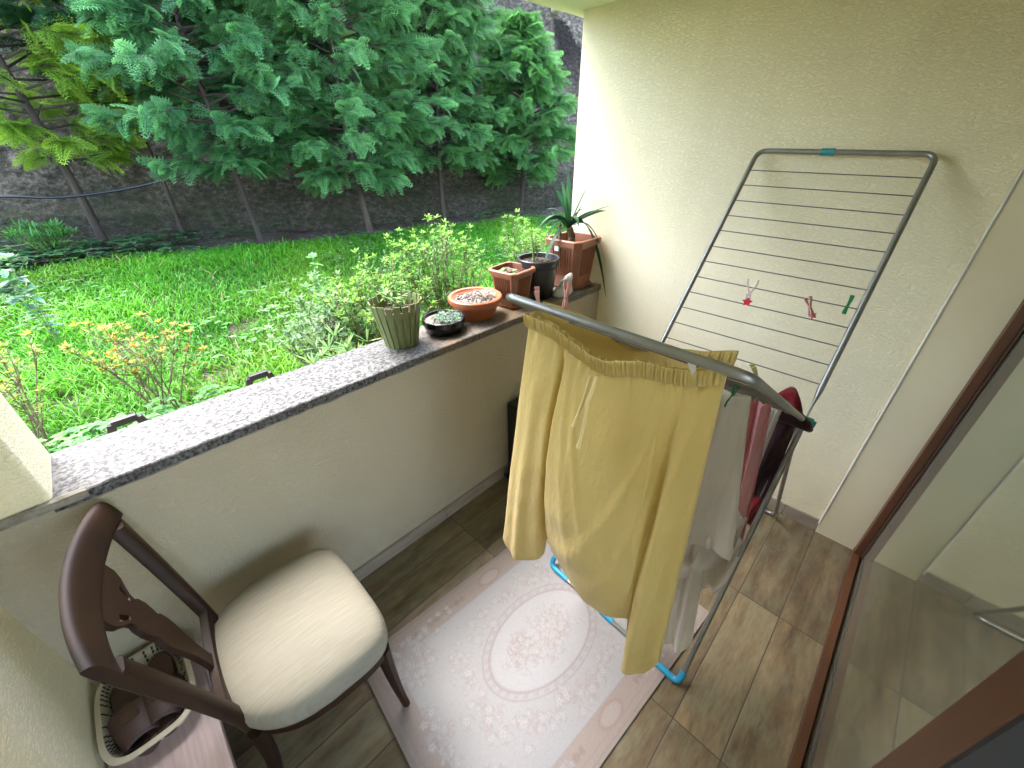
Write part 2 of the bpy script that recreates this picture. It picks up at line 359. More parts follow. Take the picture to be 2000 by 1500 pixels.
# ================================================================ SETTING
fl = MB(); fl.add([(XL-.3,-W-.12,0),(.05,-W-.12,0),(.05,.02,0),(XL-.3,.02,0)], [(0,1,2,3)])
tag(fl.build("floor", M['tiles'], smooth=False), kind="structure")
ce = MB(); ce.box((XL-.3, -W-.15, 2.175), (.6, .32, 2.42)); tag(ce.build("ceiling", M['ceiling'], smooth=False), kind="structure")
# room behind the glass, two unseen back openings added to let in fill light
rm = MB(); rm.box((XL-.5,-4.2,-.05),(1.2,-W-.13,-.006)); rm.box((XL-.5,-4.2,2.43),(1.2,-W-.13,2.5))
rm.box((XL-.55,-4.2,-.05),(XL-.5,-W-.13,2.5)); rm.box((1.2,-4.2,-.05),(1.25,-W-.13,2.5)); rm.box((XL-.5,-4.25,-.05),(1.2,-4.2,.25)); rm.box((XL-.5,-4.25,2.2),(1.2,-4.2,2.5)); rm.box((-.75,-4.25,.25),(-.65,-4.2,2.2))
rm.box((.02,-W-.2,-.05),(1.2,-W-.13,2.5)); rm.box((XL-.55,-W-.2,-.05),(XL+.02,-W-.13,2.5)); rm.box((XL-.5,-W-.2,2.2),(1.2,-W-.151,2.5))
tag(rm.build("room", M['interior'], smooth=False), kind="structure")

# parapet
pw = thing("parapet_wall", "low beige textured balcony wall topped by a speckled granite sill", "wall")
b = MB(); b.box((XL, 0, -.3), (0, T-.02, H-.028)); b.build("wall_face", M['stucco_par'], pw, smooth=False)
# granite sill, slightly irregular inner edge
s = MB(); n = 120; vs = []; nz = rnoise(3)
for i in range(n + 1):
    x = -2.29 + 2.285 * i / n; j = .0025 * nz(x * 30, 0); 
    vs += [(x, -.012 + j, H-.03), (x, -.012 + j, H-.003), (x, -.008 + j, H), (x, T, H), (x, T, H-.03)]
fs = [(i*5+k, (i+1)*5+k, (i+1)*5+(k+1)%5, i*5+(k+1)%5) for i in range(n) for k in range(5)] + [(0,1,2,3,4), tuple(n*5+4-k for k in range(5))]
s.add(vs, fs); s.build("granite_sill", M['granite'], pw, smooth=False)
mo = MB(); g = rnoise(11); rings = []
for i in range(200):
    x = -2.27 + 2.26 * i / 199; a = .006 + .0035 * g(x * 70, 1); y0 = -.003; z0 = H - .034 + .003 * g(x * 40, 5)
    rings.append([(x, y0 - a * math.cos(t) * .6, z0 + a * math.sin(t)) for t in np.linspace(0, 2*math.pi, 7)[:-1]])
mo.rings(rings); mo.build("mortar_joint", M['grout'], pw)
mo = MB(); rings = []
for i in range(60):
    x = -2.465 + .24 * i / 59; a = .014 + .007 * g(x * 50, 3)
    rings.append([(x, -.004 - a * math.cos(t) * .9, H - .012 + a * math.sin(t) + .006 * g(x * 20, 8)) for t in np.linspace(0, 2*math.pi, 9)[:-1]])
mo.rings(rings); mo.build("mortar_ridge", M['grout'], pw)
sk = MB()
for i in range(4):
    x1 = 0 - i * TL - .0; x0 = max(x1 - TL + .003, XL); sk.box((x0, -.011, .0), (min(x1, -.012), 0.001, .072))
sk.build("skirting", M['skirting'], pw, smooth=False, bevel=.001, segs=1)

# end wall: sheet with slightly wavy outer edge
ew = thing("end_wall", "tall cream textured wall at the far end of the balcony", "wall")
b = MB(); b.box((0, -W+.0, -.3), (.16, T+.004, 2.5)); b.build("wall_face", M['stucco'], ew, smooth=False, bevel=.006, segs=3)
b = MB(); b.box((-.012, -W-.12, -.001), (.001, -1.385, 2.22)); b.build("pilaster", M['plaster'], ew, smooth=False, bevel=.003)
b = MB(); b.tube([(-.012, -1.383, .06), (-.012, -1.383, 2.2)], .005, 6); b.build("plaster_bead", simple("white_filler", (.72,.69,.60), None, .8, 9, 60, .002), ew)
sk = MB(); sk.box((-.011, -.62, 0), (.002, -.012, .072)); sk.box((-.011, -1.235, 0), (.002, -.623, .072)); sk.box((-.011, -1.381, 0), (.002, -1.238, .072))
sk.build("skirting", M['skirting'], ew, smooth=False, bevel=.001, segs=1)

# left wall and the pier above the parapet
sw = thing("side_wall", "rough cream wall beside the chair at the near end of the balcony", "wall")
b = MB(); b.box((XL-.15, -W-.1, -.3), (XL, .0, 2.5)); b.build("wall_face", M['stucco'], sw, smooth=False)
b = MB(); b.box((XL-.15, .0, H-.03), (-2.283, T, 2.5)); b.build("pier", M['stucco'], sw, smooth=False, bevel=.012, segs=3)

# glass door
gd = thing("sliding_glass_door", "brown framed glass door reflecting the balcony walls", "door")
YF = -W
b = MB(); b.box((XL, YF-.026, 0), (-.012, YF, .026)); b.box((XL, YF-.034, 0), (-.012, YF-.030, .016)); b.box((XL, YF-.11, 0), (-.012, YF-.046, .02)); b.build("door_track", M['frame'], gd, smooth=False, bevel=.0025)
b = MB(); b.box((-.058, YF-.028, .028), (-.0125, YF-.002, 2.16)); b.box((-.075, YF-.034, .028), (-.0125, YF-.0295, 2.16)); b.box((-.055, YF-.11, .02), (-.0125, YF-.045, 2.16)); b.box((XL, YF-.1, 2.16), (-.0125, YF, 2.222)); b.build("door_frame", M['frame'], gd, smooth=False, bevel=.003)
b = MB(); b.box((-.062, YF-.029, .028), (-.0585, YF-.026, 2.15)); b.box((XL, YF-.0295, .0005), (-.07, YF-.0265, .012)); b.build("rubber_seal", M['rubber'], gd, smooth=False)
b = MB(); b.box((-1.33, YF-.042, .018), (-.03, YF-.037, 2.15)); b.build("glass_pane", M['glass'], gd, smooth=False)
rb = MB(); rb.box((-1.434, YF-.058, .034), (-1.4252, YF+.001, 2.15)); rb.build("stile_black_strip", M['rubber'], gd, smooth=False)  # thin black strip covering the side face of the stile
st = MB(); st.box((-1.425, YF-.060, .034), (-1.335, YF+.003, 2.15)); st.box((-1.335, YF-.05, .034), (-1.318, YF-.004, 2.15)); st.build("door_stile", M['frame'], gd, smooth=False, bevel=.006, segs=3)

# ================================================================ CARPET
def carpet():
    Lx, Ly = 1.16, .785; nx, ny = 430, 290
    u = np.linspace(-Lx/2, Lx/2, nx); v = np.linspace(-Ly/2, Ly/2, ny); U, V = np.meshgrid(u, v, indexing='ij')
    g = np.random.default_rng(4)
    base = np.array((.53, .50, .495)); col = np.ones((nx, ny, 3)) * base
    def blend(mask, c, a):
        mk = (np.clip(mask, 0, 1) * a)[..., None]; col[:] = col * (1 - mk) + np.array(c) * mk
    du, dvv = Lx/2 - abs(U), Ly/2 - abs(V); e = np.minimum(du, dvv)
    ln = lambda d, c, w: np.exp(-((d - c) / w) ** 2)
    blend(1 / (1 + np.exp((e - .095) / .002)), (.47, .35, .28), .85)
    blend(ln(e, .012, .004), (.36, .28, .24), .5); blend(ln(e, .034, .0025), (.40, .31, .27), .45); blend(ln(e, .095, .0035), (.38, .29, .25), .45)
    # comb-like swags along the long border
    ph = (U % .032) / .032; sw = .012 * abs(np.sin(np.pi * ph)) ** .6
    blend(1 / (1 + np.exp((abs(dvv - .062) - sw) / .0015)) * (abs(U) < .46) * (abs(U) > .14), (.34, .21, .16), .45)
    def ell(cx, cy, a, b, w=.006, c=(.36, .28, .27), al=.6, fill=None):
        d = np.sqrt(((U-cx)/a)**2 + ((V-cy)/b)**2)
        if fill is not None: blend((d < 1).astype(float), fill, .6)
        sc_ = min(a, b); blend(np.exp(-(((d - 1) * sc_) / w) ** 2), c, al)
    ell(0, 0, .235, .145, .004, fill=(.60, .575, .58)); ell(0, 0, .262, .170, .0025, al=.5)
    t = np.arctan2(V / .157, U / .248); d = np.sqrt((U/.248)**2 + (V/.157)**2)
    blend(np.exp(-(((d - 1) * .16) / .008) ** 2) * (np.sin(t * 36) > 0), (.44, .35, .33), .45)
    for sx in (-1, 0, 1):
        for sy in (-1, 1):
            ell(sx * .0, sy * (Ly/2 - .06), .052, .025, .0035, (.44, .30, .26), .6, (.53, .43, .38))
    flowers = []
    def cluster(cx, cy, rx, ry, k, s0=.007, s1=.015):
        for _ in range(k):
            a = g.uniform(0, 6.28); r = math.sqrt(g.uniform(0, 1)); flowers.append((cx + rx*r*math.cos(a), cy + ry*r*math.sin(a), g.uniform(s0, s1)))
    cluster(0, 0, .15, .06, 75); cluster(.0, .0, .19, .09, 40, .005, .010)
    for i in range(150):                        # garland round the medallion
        a = g.uniform(0, 6.28); rr = g.normal(1, .10); flowers.append((.345*rr*math.cos(a), .235*rr*math.sin(a), g.uniform(.007, .015)))
    for sx in (-1, 1):
        for sy in (-1, 1): cluster(sx*.44, sy*.25, .095, .085, 60); cluster(sx*.36, sy*.31, .09, .03, 12, .008, .015)
    for sx in (-1, 1): cluster(sx*.47, 0, .04, .10, 30)
    for sx in (-.27, .27):
        for sy in (-1, 1): cluster(sx, sy*(Ly/2-.06), .08, .02, 10, .007, .013)
    for (cx, cy, s) in flowers:
        i0 = max(int((cx - 3*s + Lx/2) / Lx * nx), 0); i1 = min(int((cx + 3*s + Lx/2) / Lx * nx) + 1, nx)
        j0 = max(int((cy - 3*s + Ly/2) / Ly * ny), 0); j1 = min(int((cy + 3*s + Ly/2) / Ly * ny) + 1, ny)
        if i1 <= i0 or j1 <= j0: continue
        du_, dv_ = U[i0:i1, j0:j1] - cx, V[i0:i1, j0:j1] - cy; r = np.hypot(du_, dv_) / s; th = np.arctan2(dv_, du_)
        pet = .78 + .26 * np.cos(5 * th + g.uniform(0, 6)); sub = col[i0:i1, j0:j1]
        def bl(mk, c, a): mk = (np.clip(mk, 0, 1) * a)[..., None]; sub[:] = sub * (1 - mk) + np.array(c) * mk
        th2 = th + r * 1.2; lf = np.exp(-((r - 1.5) / .45) ** 2) * (np.sin(3 * th2 + g.uniform(0, 6)) > .45)
        bl(lf, (.42, .40, .37) if g.uniform() < .5 else (.47, .39, .37), .55)
        bl(1 / (1 + np.exp((r - pet) * 12)), (.68, .64, .63) if g.uniform() < .75 else (.56, .46, .44), .7)
        bl(np.exp(-((r - pet) / .13) ** 2), (.38, .31, .30), .45); bl(np.exp(-(r / .28) ** 2), (.50, .38, .33), .8)
    col[:] = col*.84 + np.array((.52, .495, .485))*.16
    col *= np.array((.555, .570, .585))*(1 + g.normal(0, .035, (nx, ny, 1)))
    for _ in range(14): i, j = g.integers(30, nx-30), g.integers(30, ny-30); col[i, j] *= .25   # crumbs
    Z = .006 + .0022 * (np.sin(U * 9 + 1) * np.sin(V * 7)) + .002 * np.exp(-((V - .28) / .02) ** 2) * np.sin(U * 6) ** 2
    Z += .010 * np.exp(-((U + .57) / .05) ** 2) * (1 + .5*np.sin(V * 11)) * (V > -.1) * .6
    ang = R(-4.2); cx, cy = -1.328, -.742
    X = cx + U*math.cos(ang) - V*math.sin(ang); Y = cy + U*math.sin(ang) + V*math.cos(ang)
    P = np.stack([X, Y, Z], -1).reshape(-1, 3); idx = np.arange(nx*ny).reshape(nx, ny)
    F = np.stack([idx[:-1,:-1], idx[1:,:-1], idx[1:,1:], idx[:-1,1:]], -1).reshape(-1, 4)
    # skirt down to the floor gives the carpet its thickness
    bd = np.concatenate([idx[:, 0], idx[-1, 1:], idx[-2::-1, -1], idx[0, -2:0:-1]]); Q = P[bd].copy(); Q[:, 2] = .0008
    nb = len(bd); o = len(P); P = np.vstack([P, Q]); k = np.arange(nb); F2 = np.stack([bd, o + k, o + (k+1) % nb, bd[(k+1) % nb]], -1)
    c = np.vstack([col.reshape(-1, 3), np.tile((.22, .15, .11), (nb, 1))])
    tag(big("carpet", P, np.vstack([F, F2]), M['carpet'], col=c, smooth=True), "faded cream carpet with flower garlands and an oval medallion on the tiles", "carpet")
carpet()

# ================================================================ CHAIR
ch = thing("dining_chair", "dark wooden dining chair with a domed cream satin seat and carved splat", "chair")
def seat_ring(z, s, n=64):
    out = []
    for k in range(n):
        t = 2*math.pi*k/n; c, q = math.cos(t), math.sin(t)
        e = .42 if c > 0 else .62
        x = math.copysign(abs(c)**e, c); y = math.copysign(abs(q)**(.42 if c > 0 else .62), q)
        wdt = .235 + .0 * x if c > 0 else .235 - .045 * (abs(c))
        out.append((-1.995 + x * .205 * s, -.338 + y * wdt * s - .01 * x, z))
    return out
sm = MB()
prof = [(.385, .93), (.392, .985), (.41, 1.0), (.44, 1.0), (.458, .985), (.470, .95), (.479, .88), (.486, .78), (.492, .62), (.496, .44), (.498, .26), (.499, .1)]
sm.rings([seat_ring(z, s) for z, s in prof]); sm.build("seat_cushion", M['satin'], ch, ang=180)
fr = MB(); fr.rings([seat_ring(.345, .93), seat_ring(.350, .96), seat_ring(.388, .96)]); fr.build("seat_frame", M['wood'], ch)
def leg(x, y, dx, dy, r0=.023, r1=.013, z=.37):
    pts = []; rs = []
    for i in range(9):
        t = i / 8; zz = z * (1 - t); k = t ** 2.2
        pts.append((x + dx * k, y + dy * k, zz + (.004 if t == 1 else 0))); rs.append(r0 + (r1 - r0) * min(1, t * 1.15))
    l = MB(); l.tube(pts, rs, 8); return l.build("leg", M['wood'], ch)
leg(-1.835, -.535, .012, -.018); leg(-1.825, -.155, .012, .012)
leg(-2.165, -.475, -.05, -.012, .02, .015); leg(-2.155, -.20, -.05, .01, .02, .015)
# back: plane leaning from the seat to the top rail
def BP(s, t, d=0):   # s: across -1..1 (left..right), t: 0 seat .. 1 top
    yb = (-.475, -.165); yt = (-.492, -.030)
    yl = yb[0] + (yt[0]-yb[0]) * t; yr = yb[1] + (yt[1]-yb[1]) * t
    bow = (1 - s*s) * (.014 + .016 * max(t, 0))
    x = -2.150 - .072 * max(t, 0) ** 1.2 - bow + d - (.02 + .025 * t) * (1 - s) / 2
    return Vector((x, (yl+yr)/2 + s*(yr-yl)/2, .43 + .475 * t))
def slab(name, pts_st, th, parent, sub=0):
    """flat board cut to the outline (s,t) in the plane of the back"""
    m_ = MB(); n = len(pts_st)
    a = [BP(s, t, th/2) for s, t in pts_st]; c = [BP(s, t, -th/2) for s, t in pts_st]
    ctr = len(a) * 2
    m_.add(a + c, [tuple(range(n)), tuple(range(2*n-1, n-1, -1))] + [(i, i+n, (i+1) % n + n, (i+1) % n) for i in range(n)])
    return m_.build(name, M['wood'], parent, smooth=False, bevel=.004, segs=2)
for sgn in (-1, 1):
    p = MB(); rg = []
    for i in range(12):
        t = -.08 + .96 * i / 11; c = BP(sgn * .94, t); wv = .016 + .005*t; th = .014 + .003*t
        rg.append([c + Vector((th*a, wv*b_, 0)) for a, b_ in ((1,-.7),(1,.7),(.7,1),(-.7,1),(-1,.7),(-1,-.7),(-.7,-1),(.7,-1))])
    p.rings(rg); p.build("stile", M['wood'], ch, ang=50)
tr = MB(); rg = []
for i in range(25):
    s = -1.05 + 2.1 * i / 24; c = BP(s, .945 + .02*(1-s*s)); hgt = .034 + .008 * (1 - s*s); th = .0125
    ring = []
    for k in range(14):
        a = 2*math.pi*k/14; ca, sa = math.cos(a), math.sin(a)
        ring.append(c + Vector((th * math.copysign(abs(ca)**.6, ca) - .010*sa, 0, hgt * math.copysign(abs(sa)**.7, sa))))
    rg.append(ring)
tr.rings(rg); tr.build("top_rail", M['wood'], ch, ang=60)
cr = MB(); rg = []
for i in range(17):
    s = -.9 + 1.8 * i / 16; c = BP(s, .16 - .05 * (1 - s*s)); hg = .017 + .010 * s*s
    rg.append([c + Vector((.011*a, 0, hg*b_)) for a, b_ in ((1,-.8),(1,.8),(.8,1),(-.8,1),(-1,.8),(-1,-.8),(-.8,-1),(.8,-1))])
cr.rings(rg); cr.build("cross_rail", M['wood'], ch, ang=50)
half = [(.135,.12),(.12,.2),(.13,.28),(.17,.36),(.215,.43),(.235,.48),(.225,.53),(.19,.555),(.215,.585),(.235,.63),(.22,.68),(.185,.70),(.21,.73),(.27,.76),(.34,.79),(.38,.83),(.37,.90)]
sp = MB(); q = half; rowsn = len(q); vs = []; 
def splat_half(lo, hi, nseg):
    out = []
    for (w_, t_) in q:
        for j in range(nseg + 1):
            out.append((lo(w_) + (hi(w_) - lo(w_)) * j / nseg, t_))
    return out
pts = splat_half(lambda w_: -w_, lambda w_: w_, 8); nc = 9
hole = {(r_, c_) for r_ in range(12, 14) for c_ in (1, 6)} | {(r_, c_) for r_ in (4, 5) for c_ in (3, 4)}
fr_ = [BP(s_, t_, .007) for s_, t_ in pts]; bk_ = [BP(s_, t_, -.007) for s_, t_ in pts]; o_ = len(fr_); F_ = []
cells = {(r_, c_) for r_ in range(rowsn-1) for c_ in range(8)} - {(12, 1), (12, 6), (13, 1), (13, 6)}
for (r_, c_) in cells:
    a, b2, c2, d2 = r_*nc+c_, r_*nc+c_+1, (r_+1)*nc+c_+1, (r_+1)*nc+c_
    F_ += [(a, b2, c2, d2), (a+o_, d2+o_, c2+o_, b2+o_)]
    for (nr, ncx, e0, e1) in ((r_, c_-1, d2, a), (r_, c_+1, b2, c2), (r_-1, c_, a, b2), (r_+1, c_, c2, d2)):
        if (nr, ncx) not in cells: F_.append((e0, e0+o_, e1+o_, e1))
sp.add(fr_ + bk_, F_); sp.build("splat", M['wood'], ch, smooth=False, bevel=.0025, segs=2)
nl = MB(); nl.lathe([(0, .004), (.005, .003), (.007, 0)], (0, 0, 0), 12)
nl = nl.build("upholstery_nail", M['spring'], ch); nl.location = BP(-.92, .02) + Vector((.028, 0, 0)); nl.rotation_euler = (0, R(70), 0)
fix(ch, (-1.99, -.34, 0))

# ================================================================ BENCH, BASKET, SLIPPERS
bn = thing("low_bench", "low bench with a pale pinkish top behind the dining chair", "bench")
b = MB(); b.box((-2.458, -1.0, .305), (-2.232, -.045, .33)); b.build("bench_top", M['bench'], bn, smooth=False, bevel=.004)
b = MB(); b.box((-2.44, -.97, .25), (-2.25, -.07, .3045)); b.build("apron", M['bench'], bn, smooth=False)
for x in (-2.445, -2.275):
    for y in (-.985, -.085): b = MB(); b.box((x, y, .001), (x+.03, y+.03, .25)); b.build("leg", M['bench'], bn, smooth=False, bevel=.003)
fix(bn, (-2.345, -.5, 0))
bk = thing("plastic_basket", "cream plastic basket with slotted rim holding brown slippers", "basket")
def sring(cx, cy, a, b_, z, n=64, e=.55, rot=0):
    out = []
    for k in range(n):
        t = 2*math.pi*k/n; c, s_ = math.cos(t), math.sin(t); x = math.copysign(abs(c)**e, c)*a; y = math.copysign(abs(s_)**e, s_)*b_
        out.append((cx + x*math.cos(rot) - y*math.sin(rot), cy + x*math.sin(rot) + y*math.cos(rot), z))
    return out
bcx, bcy = -2.350, -.176
b = MB(); b.rings([sring(bcx,bcy,.078,.118,.334), sring(bcx,bcy,.080,.122,.331), sring(bcx,bcy,.097,.141,.372), sring(bcx,bcy,.104,.149,.374), sring(bcx,bcy,.104,.149,.379), sring(bcx,bcy,.092,.136,.379), sring(bcx,bcy,.076,.116,.336)])
b.cur = 1
for row, (aa, bb, zz) in enumerate(((.0895,.1335,.3765),(.0855,.128,.366),(.0805,.122,.352))):
    rr = sring(bcx, bcy, aa, bb, zz, 56)
    for k in range(56):
        p, p2 = Vector(rr[k]), Vector(rr[(k+1) % 56]); d = (p2-p).normalized(); nn_ = Vector((-(p.y-bcy)*0 + (bcx-p.x), bcy-p.y, 0)).normalized()
        c = (p+p2)/2 + nn_*.0025 + Vector((0,0,.0035)); o = .0026
        b.add([c - d*o + nn_*.004, c + d*o + nn_*.004, c + d*o - nn_*.003 + Vector((0,0,.006)), c - d*o - nn_*.003 + Vector((0,0,.006))], [(0,1,2,3)])
b.build("basket_body", [M['basket'], M['rubber']], bk, ang=50)
fix(bk, (bcx, bcy, .331))
def slipper(cx, cy, rot, z, label):
    s_ = thing("slipper", label, "slipper", group="brown slippers in the basket")
    def fp(sc_, z_, dz=0):
        out = []
        for k in range(40):
            t = 2*math.pi*k/40; v_ = math.cos(t); u_ = math.sin(t)
            wd = .043 + .008*v_ - .010*math.cos(v_*3.0)*(v_ < .2); out.append((u_*wd*sc_, v_*.125*sc_, z_ + dz*v_*v_))
        return out
    b = MB(); b.rings([fp(.97,.0), fp(1,.006), fp(1,.02,.008), fp(.93,.024,.008)]); so_ = b.build("sole", M['slipper'], s_)
    b = MB(); vs = []; 
    for i in range(12):
        v_ = -.005 + .105*i/11; hw = .047*math.sqrt(max(.02, 1-(v_/.125)**2*.8)); 
        for j in range(13): a = math.pi*j/12; vs.append((math.cos(a)*hw, v_, .018 + math.sin(a)**.7*(.048 - .25*max(0, v_-.03)*.7)))
    b.add(vs, [(i*13+j, i*13+j+1, (i+1)*13+j+1, (i+1)*13+j) for i in range(11) for j in range(12)]); up_ = b.build("upper", M['slipper'], s_)
    up_.modifiers.new("s", 'SOLIDIFY').thickness = .003
    b = MB(); b.rings([sring(0,.035,.018,.014,.064), sring(0,.035,.018,.014,.070), sring(0,.035,.012,.009,.070)]); b.build("buckle", simple("bronze_trim", (.10,.06,.035), None, .4, 10, metal=.4), s_)
    s_.location = (cx, cy, z); s_.rotation_euler = (R(0), R(0), rot)
slipper(-2.385, -.195, R(188), .338, "brown slipper lying nearer the side wall in the cream basket")
slipper(-2.322, -.185, R(176), .338, "brown slipper with square buckle lying nearer the chair in the cream basket")

# ================================================================ BLACK CASE
bc = thing("wheeled_case", "black upright case standing against the low wall behind the yellow trousers", "case")
b = MB(); b.box((-.790, -.135, .035), (-.36, -.013, .505)); b.build("case_body", M['case'], bc, smooth=False, bevel=.012, segs=3)
b = MB(); b.box((-.68, -.09, .5052), (-.47, -.06, .535)); b.build("handle", M['rubber'], bc, smooth=False, bevel=.006)
for x in (-.80, -.37):
    for y in (-.115, -.035):
        b = MB(); b.tube([(x, y-.012, .032), (x, y+.012, .032)], .031, 16); b.build("wheel", M['rubber'], bc)
fix(bc, (-.575, -.075, 0))

# ================================================================ DRYING RACK
rk = thing("drying_rack", "folding grey metal clothes airer with both wings raised in a V", "clothes airer")
AR, AL = Vector((-.60, -1.188, .892)), Vector((-.60, -.652, .892))
NR, NL = Vector((-1.395, -1.146, 1.373)), Vector((-1.395, -.640, 1.379))
FR, FL = Vector((-.030, -1.187, 1.618)), Vector((-.030, -.668, 1.624))
def wing(a, p, q, d, name):
    path = round_path([a, p, q, d], .035, 6)
    n = len(path); rs = [.0088]*n; fl_ = [(1, 1)]*n
    path = [path[0], path[0] + (path[1]-path[0])*.06, path[0] + (path[1]-path[0])*.12] + path[1:-1] + [path[-1] + (path[-2]-path[-1])*.12, path[-1] + (path[-2]-path[-1])*.06, path[-1]]
    fl_ = [(.3, 1.2), (.4, 1.15), (1, 1)] + [(1, 1)]*(n-2) + [(1, 1), (.4, 1.15), (.3, 1.2)]
    b = MB(); b.tube(path, .0088, 12, flat=fl_); return b.build(name, M['steel'], rk, ang=60)
wing(AR, NR, NL, AL, "wing_frame"); wing(AR, FR, FL, AL, "wing_frame")
ts = [.912,.845,.775,.706,.637,.564,.495,.423,.352,.281,.210,.137]
for (P, Q) in ((NR, NL), (FR, FL)):
    for t in ts:
        b = MB(); b.tube([AR + (P-AR)*t, AL + (Q-AL)*t], .0019, 6); b.build("wire", M['wire'], rk)
f1 = [AR, Vector((-1.112, -1.196, .012)), Vector((-1.070, -.572, .012)), AL]
f2 = [AR + Vector((0,.016,0)), Vector((-.055, -1.215, .012)), Vector((-.060, -.60, .012)), AL - Vector((0,.016,0))]
for f in (f1, f2):
    b = MB(); b.tube(round_path(f, .04, 6), .0085, 12); b.build("leg_frame", M['steel'], rk, ang=60)
def sleeve(a, c, b2, l1, l2, mat, name, r=.0118):
    a, c, b2 = Vector(a), Vector(c), Vector(b2); pts = round_path([c + (a-c).normalized()*l1, c, c + (b2-c).normalized()*l2], .03, 6)
    m_ = MB(); m_.tube(pts, r, 12); return m_.build(name, mat, rk, ang=60)
sleeve(f1[0], f1[1], f1[2], .05, .09, M['blue'], "foot_cap"); sleeve(f1[3], f1[2], f1[1], .05, .10, M['blue'], "foot_cap")
sleeve(f2[0], f2[1], f2[2], .03, .04, M['steel'], "foot_cap"); sleeve(f2[3], f2[2], f2[1], .03, .04, M['steel'], "foot_cap")
mid = f1[1].lerp(f1[2], .50); d = (f1[2]-f1[1]).normalized(); b = MB(); b.tube([mid - d*.028, mid + d*.028], .0118, 12); b.build("bar_clip", M['blue'], rk)
mid = FR.lerp(FL, .56); d = (FL-FR).normalized(); b = MB(); b.tube([mid - d*.02, mid + d*.02], .0115, 12); b.build("bar_clip", M['teal'], rk)
for A_, s_ in ((AR, -1), (AL, 1)):
    b = MB(); b.tube([A_ + Vector((0, -.022, -.002)), A_ + Vector((0, .020, -.002))], [.017, .019], 14); b.tube([A_ + Vector((0, s_*.03, -.002)), A_ + Vector((0, s_*.02, -.002))], .011, 12)
    b.build("hinge", M['teal'], rk)
b = MB(); b.tube([AR + Vector((.0, .02, -.03)), AR + Vector((-.10, .02, -.28)), AR + Vector((-.02, .02, -.29)), AR + Vector((.04, .02, -.12))], .0022, 6); b.build("lock_wire", M['wire'], rk)
fix(rk, (-.6, -.9, 0))

# ================================================================ LAUNDRY
def interp(tab, u):
    us = [a[0] for a in tab]; return tuple(float(np.interp(u, us, [a[k] for a in tab])) for k in range(1, len(tab[0])))
def garment(name, x, top, bot, fold, depth=.03, nu=70, nv=60, mat=None, label="", cat="", thick=.0018, ease=1.0, parent=None, back=None, seed=1, dtaper=.2, btop=None):
    """closed hanging cloth: front and back surfaces between a top and a bottom line; fold(u,v) pushes the cloth"""
    wr = rnoise(seed, 12); V = []; 
    for side in (0, 1):
        for i in range(nu + 1):
            u = i / nu; ty, tz = interp(top, u)[:2]; by, bz = interp(bot, u)[:2]
            for j in range(nv + 1):
                v = j / nv; y = ty + (by-ty)*v**ease; z = tz + (bz-tz)*v
                dd = depth * (dtaper + (1-dtaper)*math.sin(math.pi*min(1, v*1.0))**.6) * math.sin(math.pi*min(max(u, .0), 1))**.4
                if side == 0:
                    f = fold(u, v) + .006*wr(u*14, v*10) + .0025*wr(u*45+3, v*34); xx = x - dd/2 - f
                else:
                    f = (back or fold)(u, v); xx = x + dd/2 - f*(.6 if back is None else 1) + .006*wr(u*12+9, v*9) + thick
                V.append((xx, y, z if side == 0 or btop is None else z + btop(u)*(1-v)**2))
    n = (nu+1)*(nv+1); F = []
    ix = lambda s_, i, j: s_*n + i*(nv+1) + j
    for i in range(nu):
        for j in range(nv):
            F.append((ix(0,i,j), ix(0,i,j+1), ix(0,i+1,j+1), ix(0,i+1,j))); F.append((ix(1,i,j), ix(1,i+1,j), ix(1,i+1,j+1), ix(1,i,j+1)))
    for j in range(nv): F.append((ix(0,0,j), ix(1,0,j), ix(1,0,j+1), ix(0,0,j+1))); F.append((ix(0,nu,j), ix(0,nu,j+1), ix(1,nu,j+1), ix(1,nu,j)))
    for i in range(nu): F.append((ix(0,i,nv), ix(1,i,nv), ix(1,i+1,nv), ix(0,i+1,nv)))
    if back is None:
        for i in range(nu): F.append((ix(0,i,0), ix(0,i+1,0), ix(1,i+1,0), ix(1,i,0)))
    V = np.array(V); F = np.array(F); o = big(name, V, F, mat, parent, smooth=True)
    if label: tag(o, label, cat)
    return o
sg = lambda x, c, w: 1/(1+math.exp(-(x-c)/w))
gs = lambda x, c, w: math.exp(-((x-c)/w)**2)
